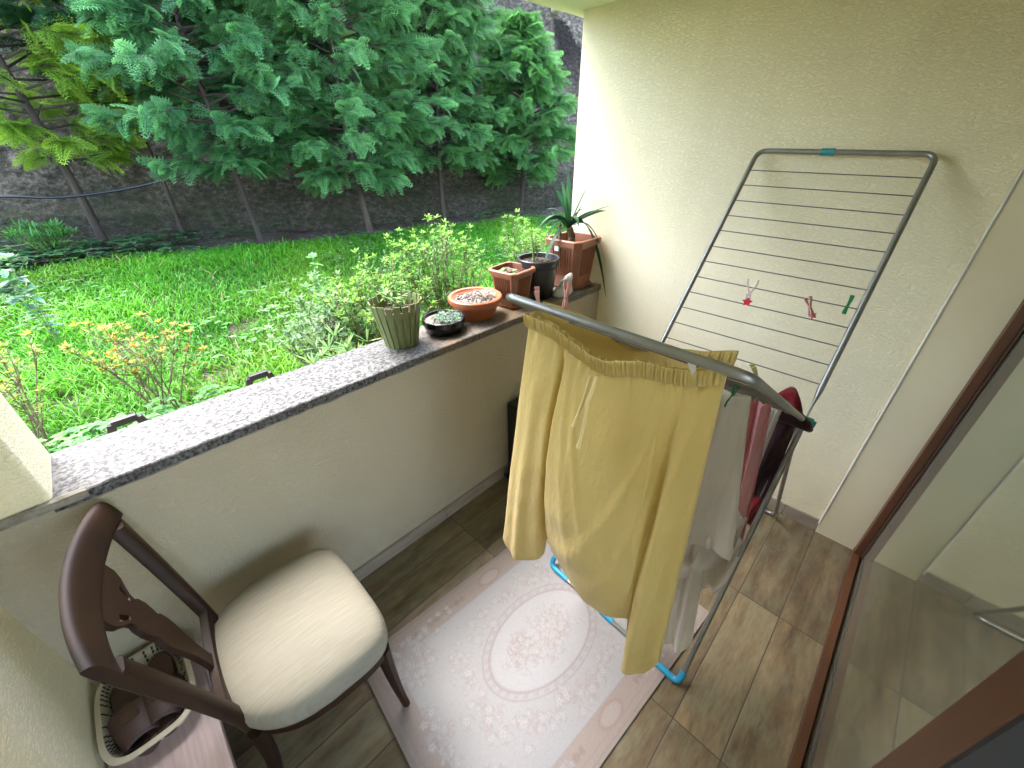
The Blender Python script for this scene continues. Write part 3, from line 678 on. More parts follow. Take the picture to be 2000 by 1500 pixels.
# yellow trousers
ty = thing("trousers", "long pale yellow drawstring trousers pegged over the raised near wing of the airer", "trousers")
top = [(0,-.655,1.322),(.06,-.690,1.320),(.13,-.735,1.318),(.25,-.790,1.300),(.40,-.850,1.282),(.5,-.885,1.282),(.65,-.955,1.308),(.8,-1.008,1.314),(.9,-1.045,1.322),(1,-1.095,1.346)]
bot = [(0,-.535,.405),(.07,-.590,.376),(.15,-.665,.412),(.195,-.718,.470),(.205,-.724,.60),(.24,-.735,.640),(.30,-.770,.560),(.42,-.85,.495),(.52,-.91,.462),(.62,-.985,.475),(.74,-1.055,.54),(.78,-1.060,.50),(.80,-1.058,.36),(.835,-1.066,.285),(.89,-1.095,.288),(.95,-1.125,.335),(1,-1.148,.42)]
def yf(u, v):
    r_ = min(1, v*4); r_ = r_*r_*(3-2*r_)
    f = -.026*gs(u, .205 + .02*v, .013 + .004*v)                                       # deep crease beside the left leg
    f += .018*gs(u, .10, .06)*v**.5
    c = .945 - .09*v; f += .018*gs(u, c, .036)                                            # rounded right leg in front
    f -= .010*gs(u, c-.055, .018)
    f += .006*math.sin(u*10 - v*5 + .6)*gs(u, .5, .25)*v
    for k, (u0, du, am) in enumerate(((.95, -.42, .008), (.90, -.60, .007), (.24, .26, .007), (.27, .45, .008), (.97, -.2, .006), (.35, .10, .005))):
        f += .65*am*gs(u, u0 + du*v, .018 + .02*v)*math.sin(math.pi*min(1, v*1.2+.03))
    f += .05*math.sin(math.pi*min(1, v*.95))*gs(u, .5, .3)
    f += .006*math.sin(u*75)*gs(u, .09, .08)*v
    f += .005*math.sin(u*30 + v*26)*gs(v, .75, .2)*gs(u, .45, .2) 
    return f*r_ + (.003*math.sin(u*120) + .0025*math.sin(u*77+2))*gs(v, 0, .06)
yb = lambda u, v: -.085*math.sin(math.pi*u)*(1-v)**1.5 - .01
y1 = garment("trouser_body", -1.325, top, bot, yf, depth=.055, nu=170, nv=130, mat=M['yellow'], parent=ty, back=yb, seed=5, dtaper=.25, btop=lambda u: -.022*math.sin(math.pi*u)**2)
# elastic waistband, front and back, gathered
def band(tab, x, r, hgt, name, side=1, xf=lambda u: 0):
    b = MB(); rg = []; nn = 260
    for i in range(nn+1):
        u = i/nn; y, z = interp(tab, u); g_ = .0022*math.sin(u*2*math.pi*62) + .0012*math.sin(u*260+1)
        c = Vector((x + xf(u), y, z)); ring = []
        for k in range(12):
            a = 2*math.pi*k/12; ring.append(c + Vector(((r + g_)*math.cos(a) - .25*hgt*math.sin(a)*side, 0, hgt*math.sin(a))))
        rg.append(ring)
    b.rings(rg); return b.build(name, M['yellow'], ty, ang=180)
tb = [(u, y, z-.014) for u, y, z in top]
band(tb, -1.343, .0045, .019, "waistband", 1, lambda u: -.004*math.sin(math.pi*u))
tbk = [(0,-.655,1.318),(.15,-.72,1.300),(.4,-.83,1.262),(.65,-.94,1.268),(.85,-1.03,1.300),(1,-1.095,1.338)]
band(tbk, -1.285, .0045, .019, "waistband", -1, lambda u: .075*math.sin(math.pi*u)**.8)
for (pts) in ([(-1.372,-.872,1.262),(-1.384,-.874,1.24),(-1.392,-.873,1.21),(-1.398,-.866,1.17),(-1.402,-.862,1.145)], [(-1.372,-.886,1.265),(-1.388,-.890,1.245),(-1.396,-.886,1.215),(-1.402,-.888,1.17),(-1.410,-.886,1.12),(-1.410,-.884,1.105)]):
    b = MB(); b.tube([(x_-.010, y_, z_) for x_, y_, z_ in pts], [.0036]*(len(pts)-1) + [.0056], 8); b.build("drawstring", M['cord'], ty)
fix(ty, (-1.3, -.9, 0.28))
# white garments
wf = lambda s_: (lambda u, v: .012*math.sin(u*19+s_)*(.3+v) + .008*math.sin(u*41+s_*2+v*3) + .02*math.sin(v*5+s_)*(u-.5))
garment("white_shirt", -1.11, [(0,-.66,1.17),(.3,-.80,1.165),(.7,-1.0,1.17),(1,-1.108,1.19)], [(0,-.60,.32),(.07,-.64,.22),(.2,-.70,.115),(.32,-.78,.18),(.5,-.85,.24),(.75,-.98,.50),(.85,-1.08,.66),(1,-1.192,.725)], wf(1), .03, mat=M['white_cloth'], label="long white shirt hanging right behind the yellow trousers", cat="shirt", seed=8)
garment("white_vest", -1.06, [(0,-.80,1.14),(1,-1.06,1.15)], [(0,-.93,.20),(.15,-.96,.075),(.4,-1.02,.085),(.6,-1.08,.06),(.85,-1.14,.10),(1,-1.185,.17)], wf(3), .03, mat=M['white_cloth'], label="lowest white cotton vest, its hem showing beside the trousers' right leg", cat="vest", seed=9)
def crumple(u, v): return .03*math.sin(u*9+v*7) + .018*math.sin(u*21-v*15) + .02*math.sin(v*19+u*4)
garment("white_cloth", -1.03, [(0,-1.02,.83),(.5,-1.10,.82),(1,-1.165,.80)], [(0,-1.03,.42),(.3,-1.10,.40),(.6,-1.165,.46),(.85,-1.20,.55),(1,-1.205,.66)], crumple, .05, mat=M['white_cloth'], label="small crumpled white cloth bunched below the white shirt", cat="cloth", seed=10)
garment("pink_towel", -.87, [(0,-1.0,1.045),(.6,-1.085,1.05),(1,-1.118,1.055)], [(0,-1.02,.50),(.4,-1.12,.49),(.8,-1.172,.50),(1,-1.185,.53)], lambda u, v: .022*math.sin(u*17+1) + .006*math.sin(u*40+v*5), .03, mat=M['pink_cloth'], label="pink cotton towel hanging between white laundry and the maroon garment", cat="towel", seed=11)
garment("white_sock", -.76, [(0,-1.06,.975),(1,-1.135,.985)], [(0,-1.09,.70),(.5,-1.12,.68),(1,-1.138,.72)], wf(5), .02, nu=24, nv=30, mat=M['white_cloth'], label="narrow white sock between the pink towel and the maroon garment", cat="sock", seed=12)
mg = thing("maroon_cardigan", "blackish maroon garment with deep red ends draped over the airer by its hinge", "cardigan")
mf = lambda u, v: .008*math.sin(u*9+v*6)
garment("knit_body", -.665, [(0,-1.07,.945),(.5,-1.12,.955),(1,-1.176,.925)], [(0,-1.10,.60),(.5,-1.145,.575),(1,-1.185,.60)], mf, .05, nu=30, nv=40, mat=M['maroon'], parent=mg, seed=13, dtaper=.7)
garment("knit_cuff", -.665, [(0,-1.102,.605),(.5,-1.146,.580),(1,-1.184,.605)], [(0,-1.135,.475),(.5,-1.16,.44),(1,-1.186,.455)], mf, .045, nu=24, nv=16, mat=M['red_cloth'], parent=mg, seed=14, dtaper=.7)
b = MB(); rg = []
for i in range(11):
    t = i/10; rr = .029*math.sin(math.pi*(.12+.8*t))**.6; c = Vector((-.655 + .012*math.sin(t*5), -1.095 - .085*t, .965 + .035*math.sin(math.pi*t) - .03*t))
    rg.append([c + Vector((rr*math.cos(a)*.95, .3*rr*math.sin(a*3)*.2, rr*math.sin(a)*.78 + .003*math.sin(a*4+i))) for a in np.linspace(0, 2*math.pi, 17)[:-1]])
b.rings(rg); b.build("knit_fold", M['red_cloth'], mg, ang=180)
b = MB(); b.tube([(-.69,-1.12,.945),(-.675,-1.16,.935),(-.665,-1.198,.915),(-.66,-1.215,.90)], [.03,.028,.018,.008], 12); b.build("knit_edge", M['maroon'], mg, ang=180)
fix(mg, (-.66, -1.14, .44))

# ================================================================ PEGS
def peg(mat, loc, rot, label, spring=True, deco=None, sz=1.0, open_=.18):
    p = thing("clothes_peg", label, "clothes peg", group="clothes pegs on the airer")
    for sgn in (-1, 1):
        b = MB(); L_ = .062*sz; rg = []
        for i in range(9):
            t = i/8; z = -L_*.38 + L_*t; off = sgn*(.0028 + (.010*max(0, t-.45)*open_*10*.5 + .0016*math.sin(t*math.pi*3)))*sz
            w_ = (.0048 + .001*math.cos(t*6))*sz; th = .0017*sz
            rg.append([(off+th, -w_, z), (off+th, w_, z), (off-th, w_, z), (off-th, -w_, z)])
        b.rings(rg); b.build("prong", mat, p, smooth=False, bevel=.0007*sz, segs=1)
    if spring: b = MB(); b.tube([(-.006*sz,0,.0),(0,.0056*sz,.002*sz),(.006*sz,0,0),(0,-.0056*sz,.002*sz),(-.006*sz,0,0)], .0011*sz, 6); b.build("spring", M['spring'], p)
    if deco:
        b = MB(); pts = []
        for k in range(10): a = math.pi*k/5; r_ = (.0115 if k % 2 == 0 else .0062)*sz; pts.append((math.sin(a)*r_, math.cos(a)*r_))
        for z_ in (-.0075, -.010): pass
        vs = [(x_, -.0052*sz, y_ - .020*sz) for x_, y_ in pts] + [(x_, -.0085*sz, y_ - .020*sz) for x_, y_ in pts]
        b.add(vs, [tuple(range(9,-1,-1)), tuple(range(10, 20))] + [(i, (i+1)%10, (i+1)%10+10, i+10) for i in range(10)]); b.build("star", deco, p, smooth=False)
    p.location = loc; p.rotation_euler = rot
def onw(far, t, s_, dz=0):
    P, Q = (FR, FL) if far else (NR, NL); a = AR + (P-AR)*t; c = AL + (Q-AL)*t; v_ = a.lerp(c, s_); return (v_.x, v_.y, v_.z + dz)
lean = R(38)
peg(M['peg_clear'], onw(True, .423-.032, .60), (-lean, 0, R(-75)), "pale pink peg with a red star on the far wing", deco=M['peg_red'], open_=.3, sz=1.5)
peg(M['peg_pink'], onw(True, .423-.035, .235), (R(5), lean, R(60)), "dusty pink and red peg between the star peg and green peg", deco=M['peg_red'], sz=1.1)
peg(M['peg_green'], onw(True, .423-.0, .065), (R(0), lean+R(4), 0), "bright green peg on the far wing by its right rail", spring=True)
peg(M['peg_pink'], (-1.325, -.678, 1.352), (R(-6), R(-20), R(40)), "pink peg at the left corner of the yellow waistband")
peg(M['peg_pink'], (-1.245, -.695, 1.345), (R(10), R(10), R(70)), "pink peg behind the airer bar on the back of the yellow waistband")
peg(M['peg_white'], (-1.352, -1.052, 1.335), (R(15), R(150), R(20)), "white peg below the airer bar on the front of the yellow waistband")
peg(M['peg_green'], (-1.12, -1.075, 1.188), (R(0), R(180), R(90)), "dark green peg holding the white shirt beside the trousers")
peg(M['spring'], (-.96, -1.08, 1.13), (R(8), R(180), R(90)), "dark grey peg between the white shirt and pink towel")
peg(M['peg_yellow'], (-.98, -1.085, 1.17), (R(-30), R(0), R(30)), "pale yellow peg sticking up behind the airer bar's right end")

# ================================================================ POTS ON THE SILL
class Leaves:
    """collects narrow leaves (two quads folded on the midrib) and blades"""
    def __init__(s): s.V = []; s.F = []; s.Cc = []; s.n = 0
    def leaf(s, p, d, L, w, col, droop=.3, nrm=None, seg=3):
        p = np.array(p, float); d = np.array(d, float); d /= np.linalg.norm(d)+1e-9
        a = np.array((0, 0, 1.)) if abs(d[2]) < .95 else np.array((1., 0, 0))
        sd = np.cross(d, a); sd /= np.linalg.norm(sd); 
        if nrm is not None: sd = sd*math.cos(nrm) + np.cross(d, sd)*math.sin(nrm)
        dn = np.array((0, 0, -1.)); rows = []
        for i in range(seg+1):
            t = i/seg; c = p + d*L*t + dn*droop*L*t*t; ww = w*(math.sin(math.pi*min(1, .12 + .88*t))**.8 if seg > 1 else 1)
            if i == seg: ww = w*.04
            rows += [c - sd*ww, c + np.array((0, 0, -.25*ww)), c + sd*ww]
        o = s.n; s.V += rows; cc = np.array(col); s.Cc += [cc*(.85+.3*(i//3)/seg) for i in range(len(rows))]
        for i in range(seg):
            k = o + i*3; s.F += [(k, k+3, k+4, k+1), (k+1, k+4, k+5, k+2)]
        s.n += len(rows)
    def build(s, name, mat, parent): return big(name, np.array(s.V), np.array(s.F), mat, parent, col=np.array(s.Cc), smooth=False)
rv = lambda c, a=.2: tuple(max(0, x*(1+random.uniform(-a, a))) for x in c)
def rdir(el0=-.2, el1=1.0):
    a = random.uniform(0, 6.283); z = random.uniform(el0, el1); r = math.sqrt(max(0, 1-min(1, z*z))); return (r*math.cos(a), r*math.sin(a), z)
def soil_disc(r, c, z, mat, parent, sx=1, sq=False, rough=.006):
    b = MB(); V = []; n, k = 28, 9; g_ = random.Random(int(r*9999))
    V.append((c[0], c[1], z + rough))
    for j in range(1, k+1):
        for i in range(n):
            t = 2*math.pi*i/n; rr = r*j/k
            e = 1/max(abs(math.cos(t)), abs(math.sin(t))) if sq else 1
            V.append((c[0]+rr*e*math.cos(t), c[1]+rr*e*math.sin(t), z + g_.uniform(-rough, rough)*(j < k)))
    F = [(0, 1+i, 1+(i+1) % n) for i in range(n)] + [(1+(j-1)*n+i, 1+j*n+i, 1+j*n+(i+1) % n, 1+(j-1)*n+(i+1) % n) for j in range(1, k) for i in range(n)]
    b.add(V, F); return b.build("soil", mat, parent, ang=80)
def stones(c, r, z, n, parent, mat, s0=.003, s1=.008):
    b = MB()
    for _ in range(n):
        a = random.uniform(0, 6.28); q_ = r*math.sqrt(random.random()); s_ = random.uniform(s0, s1); p = Vector((c[0]+q_*math.cos(a), c[1]+q_*math.sin(a), z))
        rr = [Vector((math.cos(t)*s_*random.uniform(.7,1.2), math.sin(t)*s_*random.uniform(.7,1.2), 0)) for t in np.linspace(0, 6.283, 7)[:-1]]
        b.rings([[p+v*.7 - Vector((0,0,s_*.3)) for v in rr], [p+v for v in rr], [p+v*.6+Vector((0,0,s_*.6)) for v in rr]])
    return b.build("pebbles", mat, parent, ang=50)
Z0 = H + .0008
# olive slatted pot
p1 = thing("potted_plant", "olive green slatted pot with castellated rim on the sill, leftmost of the pots", "potted plant", group="plants in pots along the sill")
c1 = (-1.232, .150, Z0); b = MB(); hgt = .188; ns = 20
for k in range(ns):
    a0 = 2*math.pi*k/ns; da = 2*math.pi/ns; top_ = hgt if k % 2 else hgt - .004
    for (s0, s1_, ro, dd, tp) in ((.04, .80, 0.0, .0, top_), (.80, 1.04, -.005, .0, hgt-.030)):
        Vv = []
        for z_, rb in ((0, .068), (tp*.5, .068+.036*tp*.5/hgt), (tp, .068+.036*tp/hgt)):
            for a in np.linspace(a0+da*s0, a0+da*s1_, 3):
                for r_ in (rb+ro, rb+ro-.004): Vv.append((c1[0]+r_*math.cos(a), c1[1]+r_*math.sin(a), c1[2]+z_))
        Ff = []
        for i in range(2):
            for j in range(2):
                o = i*6+j*2; Ff += [(o, o+2, o+8, o+6), (o+1, o+7, o+9, o+3)]
            Ff += [(i*6, i*6+6, i*6+7, i*6+1), (i*6+4, i*6+5, i*6+11, i*6+10)]
        Ff += [(12, 14, 15, 13), (14, 16, 17, 15), (0, 1, 3, 2), (2, 3, 5, 4)]
        b.add(Vv, Ff)
b.lathe([(.0, .003), (.064, .0), (.064, .006)], c1, 40)
b.build("pot", M['olive'], p1, smooth=False); soil_disc(.090, c1, c1[2]+.135, M['soil'], p1)
lv = Leaves(); sb = MB()
for i in range(9):
    a = random.uniform(0, 6.28); q_ = random.uniform(.01, .06); p = Vector((c1[0]+q_*math.cos(a), c1[1]+q_*math.sin(a), c1[2]+.135)); tipz = random.uniform(.03, .13)
    p2 = p + Vector((random.uniform(-.04,.04), random.uniform(-.04,.04), tipz)); sb.tube([p, p.lerp(p2, .5)+Vector((.006,0,.01)), p2], .0014, 5)
    for k in range(7): lv.leaf(p.lerp(p2, random.uniform(.4, 1)), rdir(.0, .8), random.uniform(.025, .045), .006, rv((.16, .30, .06)))
sb.build("stem", M['stem'], p1); lv.build("foliage", M['leaf'], p1); fix(p1, c1)
# low black faceted pot with succulents
p2 = thing("potted_plant", "short glossy black faceted pot filled with tiny grey green succulents", "potted plant", group="plants in pots along the sill")
c2 = (-1.032, .122, Z0); b = MB(); pr = [(.074, 0), (.083, .006), (.088, .030), (.094, .034), (.094, .062), (.089, .062), (.086, .045)]
b.lathe(pr, c2, 10); b.build("pot", M['blackgloss'], p2, smooth=False, bevel=.003); soil_disc(.083, c2, c2[2]+.048, M['drysoil'], p2)
lv = Leaves()
for i in range(150):
    a = random.uniform(0, 6.28); q_ = .066*math.sqrt(random.random()); p = (c2[0]+.018+q_*math.cos(a), c2[1]-.004+q_*math.sin(a), c2[2]+.05+random.uniform(0, .012))
    cc = rv((.17, .27, .19), .3)
    for k in range(7): lv.leaf(p, (math.cos(k*.9+i), math.sin(k*.9+i), .75), random.uniform(.007, .012), .0035, cc, .1, seg=2)
lv.build("foliage", M['leaf'], p2); fix(p2, c2)
# terracotta bowl
p3 = thing("potted_plant", "round orange terracotta bowl of pebbly soil with a withered twig", "potted plant", group="plants in pots along the sill")
c3 = (-.822, .150, Z0); b = MB(); b.lathe([(.078, 0), (.086, .004), (.110, .062), (.112, .064), (.112, .072), (.124, .074), (.127, .080), (.126, .098), (.121, .102), (.110, .100), (.105, .090), (.098, .086), (.096, .060)], c3, 56)
b.build("pot", M['terracotta'], p3, ang=40); soil_disc(.100, c3, c3[2]+.083, M['drysoil'], p3, rough=.005); stones(c3, .088, c3[2]+.087, 130, p3, M['drysoil'])
b = MB(); lv = Leaves()
for i in range(9):
    a = random.uniform(0, 6.28); p = Vector((c3[0]+.03, c3[1]-.03, c3[2]+.085)); e = p + Vector((.05*math.cos(a), .05*math.sin(a), random.uniform(.015, .05)))
    b.tube([p, p.lerp(e, .5)+Vector((0,0,.012)), e], [.003, .0024, .0012], 6)
    for k in range(5): lv.leaf(p.lerp(e, random.uniform(.5, 1)), rdir(-.2, .8), .02, .003, rv((.35, .34, .26)))
b.build("twig", simple("grey_twig", (.28,.24,.18), None, .8, 20), p3); lv.build("foliage", M['leaf'], p3); fix(p3, c3)
# square ribbed pots
def square_pot(c, s0, s1, h_, rot, mat, parent, ribs, saucer=True, rimh=.022, rimw=.010):
    def rq(s_, z_, ch=.16, grow=0):
        a = s_/2+grow; q_ = a*(1-ch*1.6); pts = [(a, -q_), (a, q_), (q_, a), (-q_, a), (-a, q_), (-a, -q_), (-q_, -a), (q_, -a)]
        return [(c[0]+x*math.cos(rot)-y*math.sin(rot), c[1]+x*math.sin(rot)+y*math.cos(rot), c[2]+z_) for x, y in pts]
    b = MB(); z0 = .012 if saucer else 0
    b.rings([rq(s0, z0), rq(s1, h_-rimh), rq(s1, h_-rimh, grow=rimw), rq(s1, h_-.005, grow=rimw+.002), rq(s1, h_, grow=rimw-.002), rq(s1, h_, grow=-.003), rq(s1*.93, h_-.06), rq(s1*.90, h_-.06)], cap=False)
    b.add(rq(s0, z0), [tuple(range(7, -1, -1))])
    # raised ribs on the four faces
    for fa in range(4):
        th = fa*math.pi/2
        for k in range(ribs):
            o = (k-(ribs-1)/2)*(s0*.62/ribs); vs = []
            for z_, f in ((h_*.28, 0), (h_-rimh-.012, 1)):
                sx = s0 + (s1-s0)*((z_-z0)/(h_-rimh-z0)); a = sx/2
                for (dx, dy) in ((-.0014, -.001), (-.003*0-.0011+.0034, 0), ):
                    pass
                wv = s0*.62/ribs*.30; oo = o*(sx/s0)
                for (px, py) in ((a-.0005, oo-wv), (a+.0055, oo-wv*.6), (a+.0055, oo+wv*.6), (a-.0005, oo+wv)):
                    X = px*math.cos(th)-py*math.sin(th); Y = px*math.sin(th)+py*math.cos(th)
                    vs.append((c[0]+X*math.cos(rot)-Y*math.sin(rot), c[1]+X*math.sin(rot)+Y*math.cos(rot), c[2]+z_))
            b.add(vs, [(0,1,5,4), (1,2,6,5), (2,3,7,6), (0,3,2,1), (4,5,6,7)])
    b.build("pot", mat, parent, smooth=False, bevel=.0016, segs=2)
    if saucer:
        b = MB(); b.rings([rq(s0*.98, .0), rq(s0*1.10, .006), rq(s0*1.14, .018), rq(s0*1.10, .018), rq(s0*1.04, .008)]); b.build("saucer", mat, parent, smooth=False, bevel=.001)
p4 = thing("potted_plant", "small square ribbed terracotta pot with dark red green leaves", "potted plant", group="plants in pots along the sill")
c4 = (-.590, .135, Z0); square_pot(c4, .128, .164, .186, R(6), M['brownpot'], p4, 9); soil_disc(.073, c4, c4[2]+.150, M['soil'], p4, sq=True)
lv = Leaves(); 
for i in range(26):
    a = random.uniform(0, 6.28); q_ = random.uniform(0, .035); p = (c4[0]-.02+q_*math.cos(a), c4[1]+.015+q_*math.sin(a), c4[2]+.165)
    d_ = rdir(.15, .8); lv.leaf(p, d_, random.uniform(.045, .07), random.uniform(.012, .019), rv(random.choice([(.10, .20, .04), (.13, .05, .03), (.16, .28, .07)])), .5)
lv.build("foliage", M['leaf'], p4); fix(p4, c4)
p5 = thing("potted_plant", "round black pot with two upright green shoots between the square pots", "potted plant", group="plants in pots along the sill")
c5 = (-.405, .125, Z0); b = MB(); b.lathe([(.076, 0), (.080, .004), (.096, .16), (.102, .162), (.108, .168), (.109, .200), (.105, .204), (.100, .202), (.096, .165), (.090, .15)], c5, 48)
b.build("pot", M['blackpot'], p5, ang=40); soil_disc(.098, c5, c5[2]+.178, M['soil'], p5, rough=.007)
sb = MB(); lv = Leaves(); stones(c5, .085, c5[2]+.182, 60, p5, M['soil'], .004, .008)
for (dx, dy, hh, r_) in ((-.03, .005, .165, .0055), (-.015, -.01, .10, .0035)):
    p = Vector((c5[0]+dx, c5[1]+dy, c5[2]+.175)); e = p + Vector((-.012, .01, hh)); sb.tube([p, p.lerp(e,.5)+Vector((.004,0,0)), e], [r_, r_*.8, r_*.5], 8)
    for k in range(30):
        t = random.uniform(.45, 1); q_ = p.lerp(e, t); d_ = rdir(.1, .95)
        lv.leaf(q_, d_, random.uniform(.025, .045), .0045, rv((.22, .38, .08)), .2)
sb.build("stem", M['greenstem'], p5); lv.build("foliage", M['leaf'], p5); fix(p5, c5)
p6 = thing("potted_plant", "large square ribbed terracotta pot with a spiky yucca in the wall corner", "potted plant", group="plants in pots along the sill")
c6 = (-.132, .115, Z0); square_pot(c6, .168, .212, .266, R(2), M['brownpot'], p6, 8, rimh=.034, rimw=.014); soil_disc(.094, c6, c6[2]+.205, M['soil'], p6, sq=True)
b = MB(); b.box((-.2520, .120, c6[2]+.208), (-.2360, .146, c6[2]+.232)); b.build("sticker", M['label'], p6, smooth=False)
b = MB(); base = Vector((c6[0]-.015, c6[1]+.01, c6[2]+.205)); cane = [base + Vector((.010*math.sin(i*.5), .006*math.cos(i*.7), .0135*i)) for i in range(9)]
b.tube(cane, [.017+.0028*(i % 2) for i in range(9)], 12); b.tube([base+Vector((-.035,.045,0)), base+Vector((-.035,.045,.07)), base+Vector((-.036,.047,.13))], [.012,.010,.009], 10); b.build("cane", M['cane'], p6)
lv = Leaves(); tp = cane[-1]
def yl(az, el, L_, w_, dr, c=(.035,.105,.05), nr=0): L_ *= 1.25; w_ *= 1.15; lv.leaf(tp + Vector((0,0,random.uniform(-.02,.03))), (math.cos(R(az))*math.cos(R(el)), math.sin(R(az))*math.cos(R(el)), math.sin(R(el))), L_, w_, rv(c, .15), dr, nrm=R(nr), seg=9)
right_az = -45                                     # towards picture right
for az, el, L_, w_, dr in ((135,60,.20,.011,.55),(150,50,.24,.012,.9),(125,42,.22,.011,1.1),(165,62,.26,.012,1.0),(100,85,.24,.013,.1),(90,75,.21,.012,.2),(200,80,.19,.013,.1),(-40,70,.20,.012,.15),(-45,38,.22,.011,.25),(-60,50,.27,.015,1.3),(-38,62,.17,.010,.6),(180,30,.20,.010,1.2),(60,55,.2,.012,.8),(240,50,.16,.011,.8),(140,72,.22,.014,.35)):
    yl(az, el, L_, w_, dr)
yl(-52, 46, .27, .019, 1.9, nr=75); yl(-42, 40, .20, .012, .35, nr=50); yl(150, 45, .20, .014, .8, nr=-55); yl(120, 58, .2, .014, .7, nr=-50)
for k in range(7): yl(random.uniform(0, 360), random.uniform(60, 88), random.uniform(.12, .2), .010, .15, (.06, .15, .06))
lv.build("foliage", M['leaf'], p6); fix(p6, c6)
# plastic bag between the pots
b = MB(); rg = []
gB = rnoise(21)
for i in range(14):
    t = i/13; z_ = Z0 + .002 + .105*t; rr = (.055*(1-t)**.6 + .014)*(1 + .1*math.sin(t*9)); cx_, cy_ = -.300 + .035*t**2, .040 - .015*t
    rg.append([(cx_ + rr*math.cos(a)*(1+.22*gB(a*4, t*9)), cy_ + .6*rr*math.sin(a)*(1+.22*gB(a*4+5, t*9)), z_ + .012*gB(a*3, t*5)) for a in np.linspace(0, 2*math.pi, 25)[:-1]])
b.rings(rg); tag(b.build("plastic_bag", M['bag'], ang=180), "crumpled cloudy plastic bag beside the round black pot on the sill", "plastic bag")

# ================================================================ GARDEN
def gz(x, y):
    t = min(1, max(0, (y-1.2)/3.0)); return .44 + .16*t*t*(3-2*t) + .012*math.sin(x*2.1+y*1.3) + .010*math.sin(x*4.3-y*3.1)
nx, ny = 150, 90; xs = np.linspace(-9, 14, nx); ys = np.linspace(.2, 9, ny); V = np.array([(x, y, gz(x, y)-.012) for x in xs for y in ys]); idx = np.arange(nx*ny).reshape(nx, ny)
F = np.stack([idx[:-1,:-1], idx[1:,:-1], idx[1:,1:], idx[:-1,1:]], -1).reshape(-1, 4)
tag(big("ground", V, F, M['earth'], smooth=True), kind="structure")
b = MB();  b.add([(-150,8.8,.38),(150,8.8,.38),(150,150,.38),(-150,150,.38)],[(0,1,2,3)]); tag(b.build("terrain", M['earth'], smooth=False), kind="structure")
b = MB(); b.add([(-150,-150,-.05),(150,-150,-.05),(150,-4.3,-.05),(-150,-4.3,-.05)],[(0,1,2,3)]); tag(b.build("yard_bounce_ground", simple("pale_bounce_ground", (.5,.48,.43), (.42,.40,.36), .9, 2), smooth=False), kind="structure")  # unseen pale ground added to bounce daylight up into the room
# outside face of the building below the sill and beyond the end wall
b = MB(); b.box((.162, -4.2, -.3), (.5, T-.01, 3.2)); tag(b.build("building_corner", M['plaster'], smooth=False), "plain outer wall of the building beyond the balcony end wall", "wall")

# retaining wall
WL = [(-6.5,7.9),(-3.5,6.85),(-1.1,5.85),(.9,4.95),(3.5,4.28),(5.2,3.72),(8.5,2.6),(12,1.6)]
def wl(s_):
    i = min(int(s_), len(WL)-2); f = s_-i; return Vector((WL[i][0]+(WL[i+1][0]-WL[i][0])*f, WL[i][1]+(WL[i+1][1]-WL[i][1])*f, 0))
rw = thing("retaining_wall", "tall rough sprayed concrete slope behind the conifers", "retaining wall")
ns_, nz_ = 560, 150; V = []; g1 = rnoise(31, 14); g2 = rnoise(32, 14); g3 = rnoise(33, 14)
for i in range(ns_+1):
    s_ = (len(WL)-1)*i/ns_; p = wl(s_); L_ = p.x*1.1
    for j in range(nz_+1):
        z_ = .4 + 4.7*j/nz_; rgh = .05*g1(L_*2.2, z_*2.4) + .05*g2(L_*6, z_*7.5) + .035*g3(L_*15, z_*19) + random.uniform(-.007, .007)
        ledge = .97 + .03*math.sin(L_*1.7) + .02*g2(L_*4, 0)
        k = 1/(1+math.exp(-(z_-ledge)/.015)); base_ = -.15 + .03*g3(L_*3, z_*3)
        off = (1-k)*base_ + k*(-.05*math.exp(-max(0, z_-ledge)/.09) + .27*(z_-ledge) + rgh*1.5)
        V.append((p.x + off*.33, p.y + off*.94, z_))
idx = np.arange((ns_+1)*(nz_+1)).reshape(ns_+1, nz_+1); F = np.stack([idx[:-1,:-1], idx[1:,:-1], idx[1:,1:], idx[:-1,1:]], -1).reshape(-1, 4)
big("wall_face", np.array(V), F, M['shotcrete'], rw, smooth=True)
top_pts = [V[idx[i, nz_]] for i in range(0, ns_+1, 20)]; b = MB(); vs = []
for p in top_pts: vs += [p, (p[0]+6, p[1]+22, p[2]+3)]
b.add(vs, [(2*i, 2*i+2, 2*i+3, 2*i+1) for i in range(len(top_pts)-1)]); tag(b.build("hill", M['earth']), kind="structure")
# drain pipe stub and the damp stain it has left
dp = thing("drain_pipe", "short pale drain pipe end poking out of the rough slope", "pipe")
b = MB(); b.lathe([(.055, 0), (.06, .01), (.06, .3), (.052, .3), (.052, .02)], (0, 0, 0), 20); o = b.build("pipe_end", M['pipe'], dp)
dp.location = (4.93, 4.62, 3.50); dp.rotation_euler = (R(84), 0, R(-19))

# hose
ho = [(-4.2, 6.35, 1.45), (-3.1, 5.75, 1.24), (-2.43, 5.3, 1.25), (-2.03, 5.2, 1.215), (-1.48, 5.15, 1.26), (-.98, 5.0, 1.37), (-.46, 4.9, 1.52), (-.09, 4.8, 1.62), (.6, 4.6, 1.75), (1.4, 4.4, 1.85)]
hp = []
for i in range(len(ho)-1):
    for k in range(8):
        t = k/8; p0, p1_, p2_, p3_ = (np.array(ho[max(i-1, 0)]), np.array(ho[i]), np.array(ho[i+1]), np.array(ho[min(i+2, len(ho)-1)]))
        hp.append(.5*((2*p1_) + (-p0+p2_)*t + (2*p0-5*p1_+4*p2_-p3_)*t*t + (-p0+3*p1_-3*p2_+p3_)*t**3))
b = MB(); b.tube(hp, .014, 8); tag(b.build("hose", M['cable'], ang=60), "black hose sagging across the slope behind the trees", "hose")

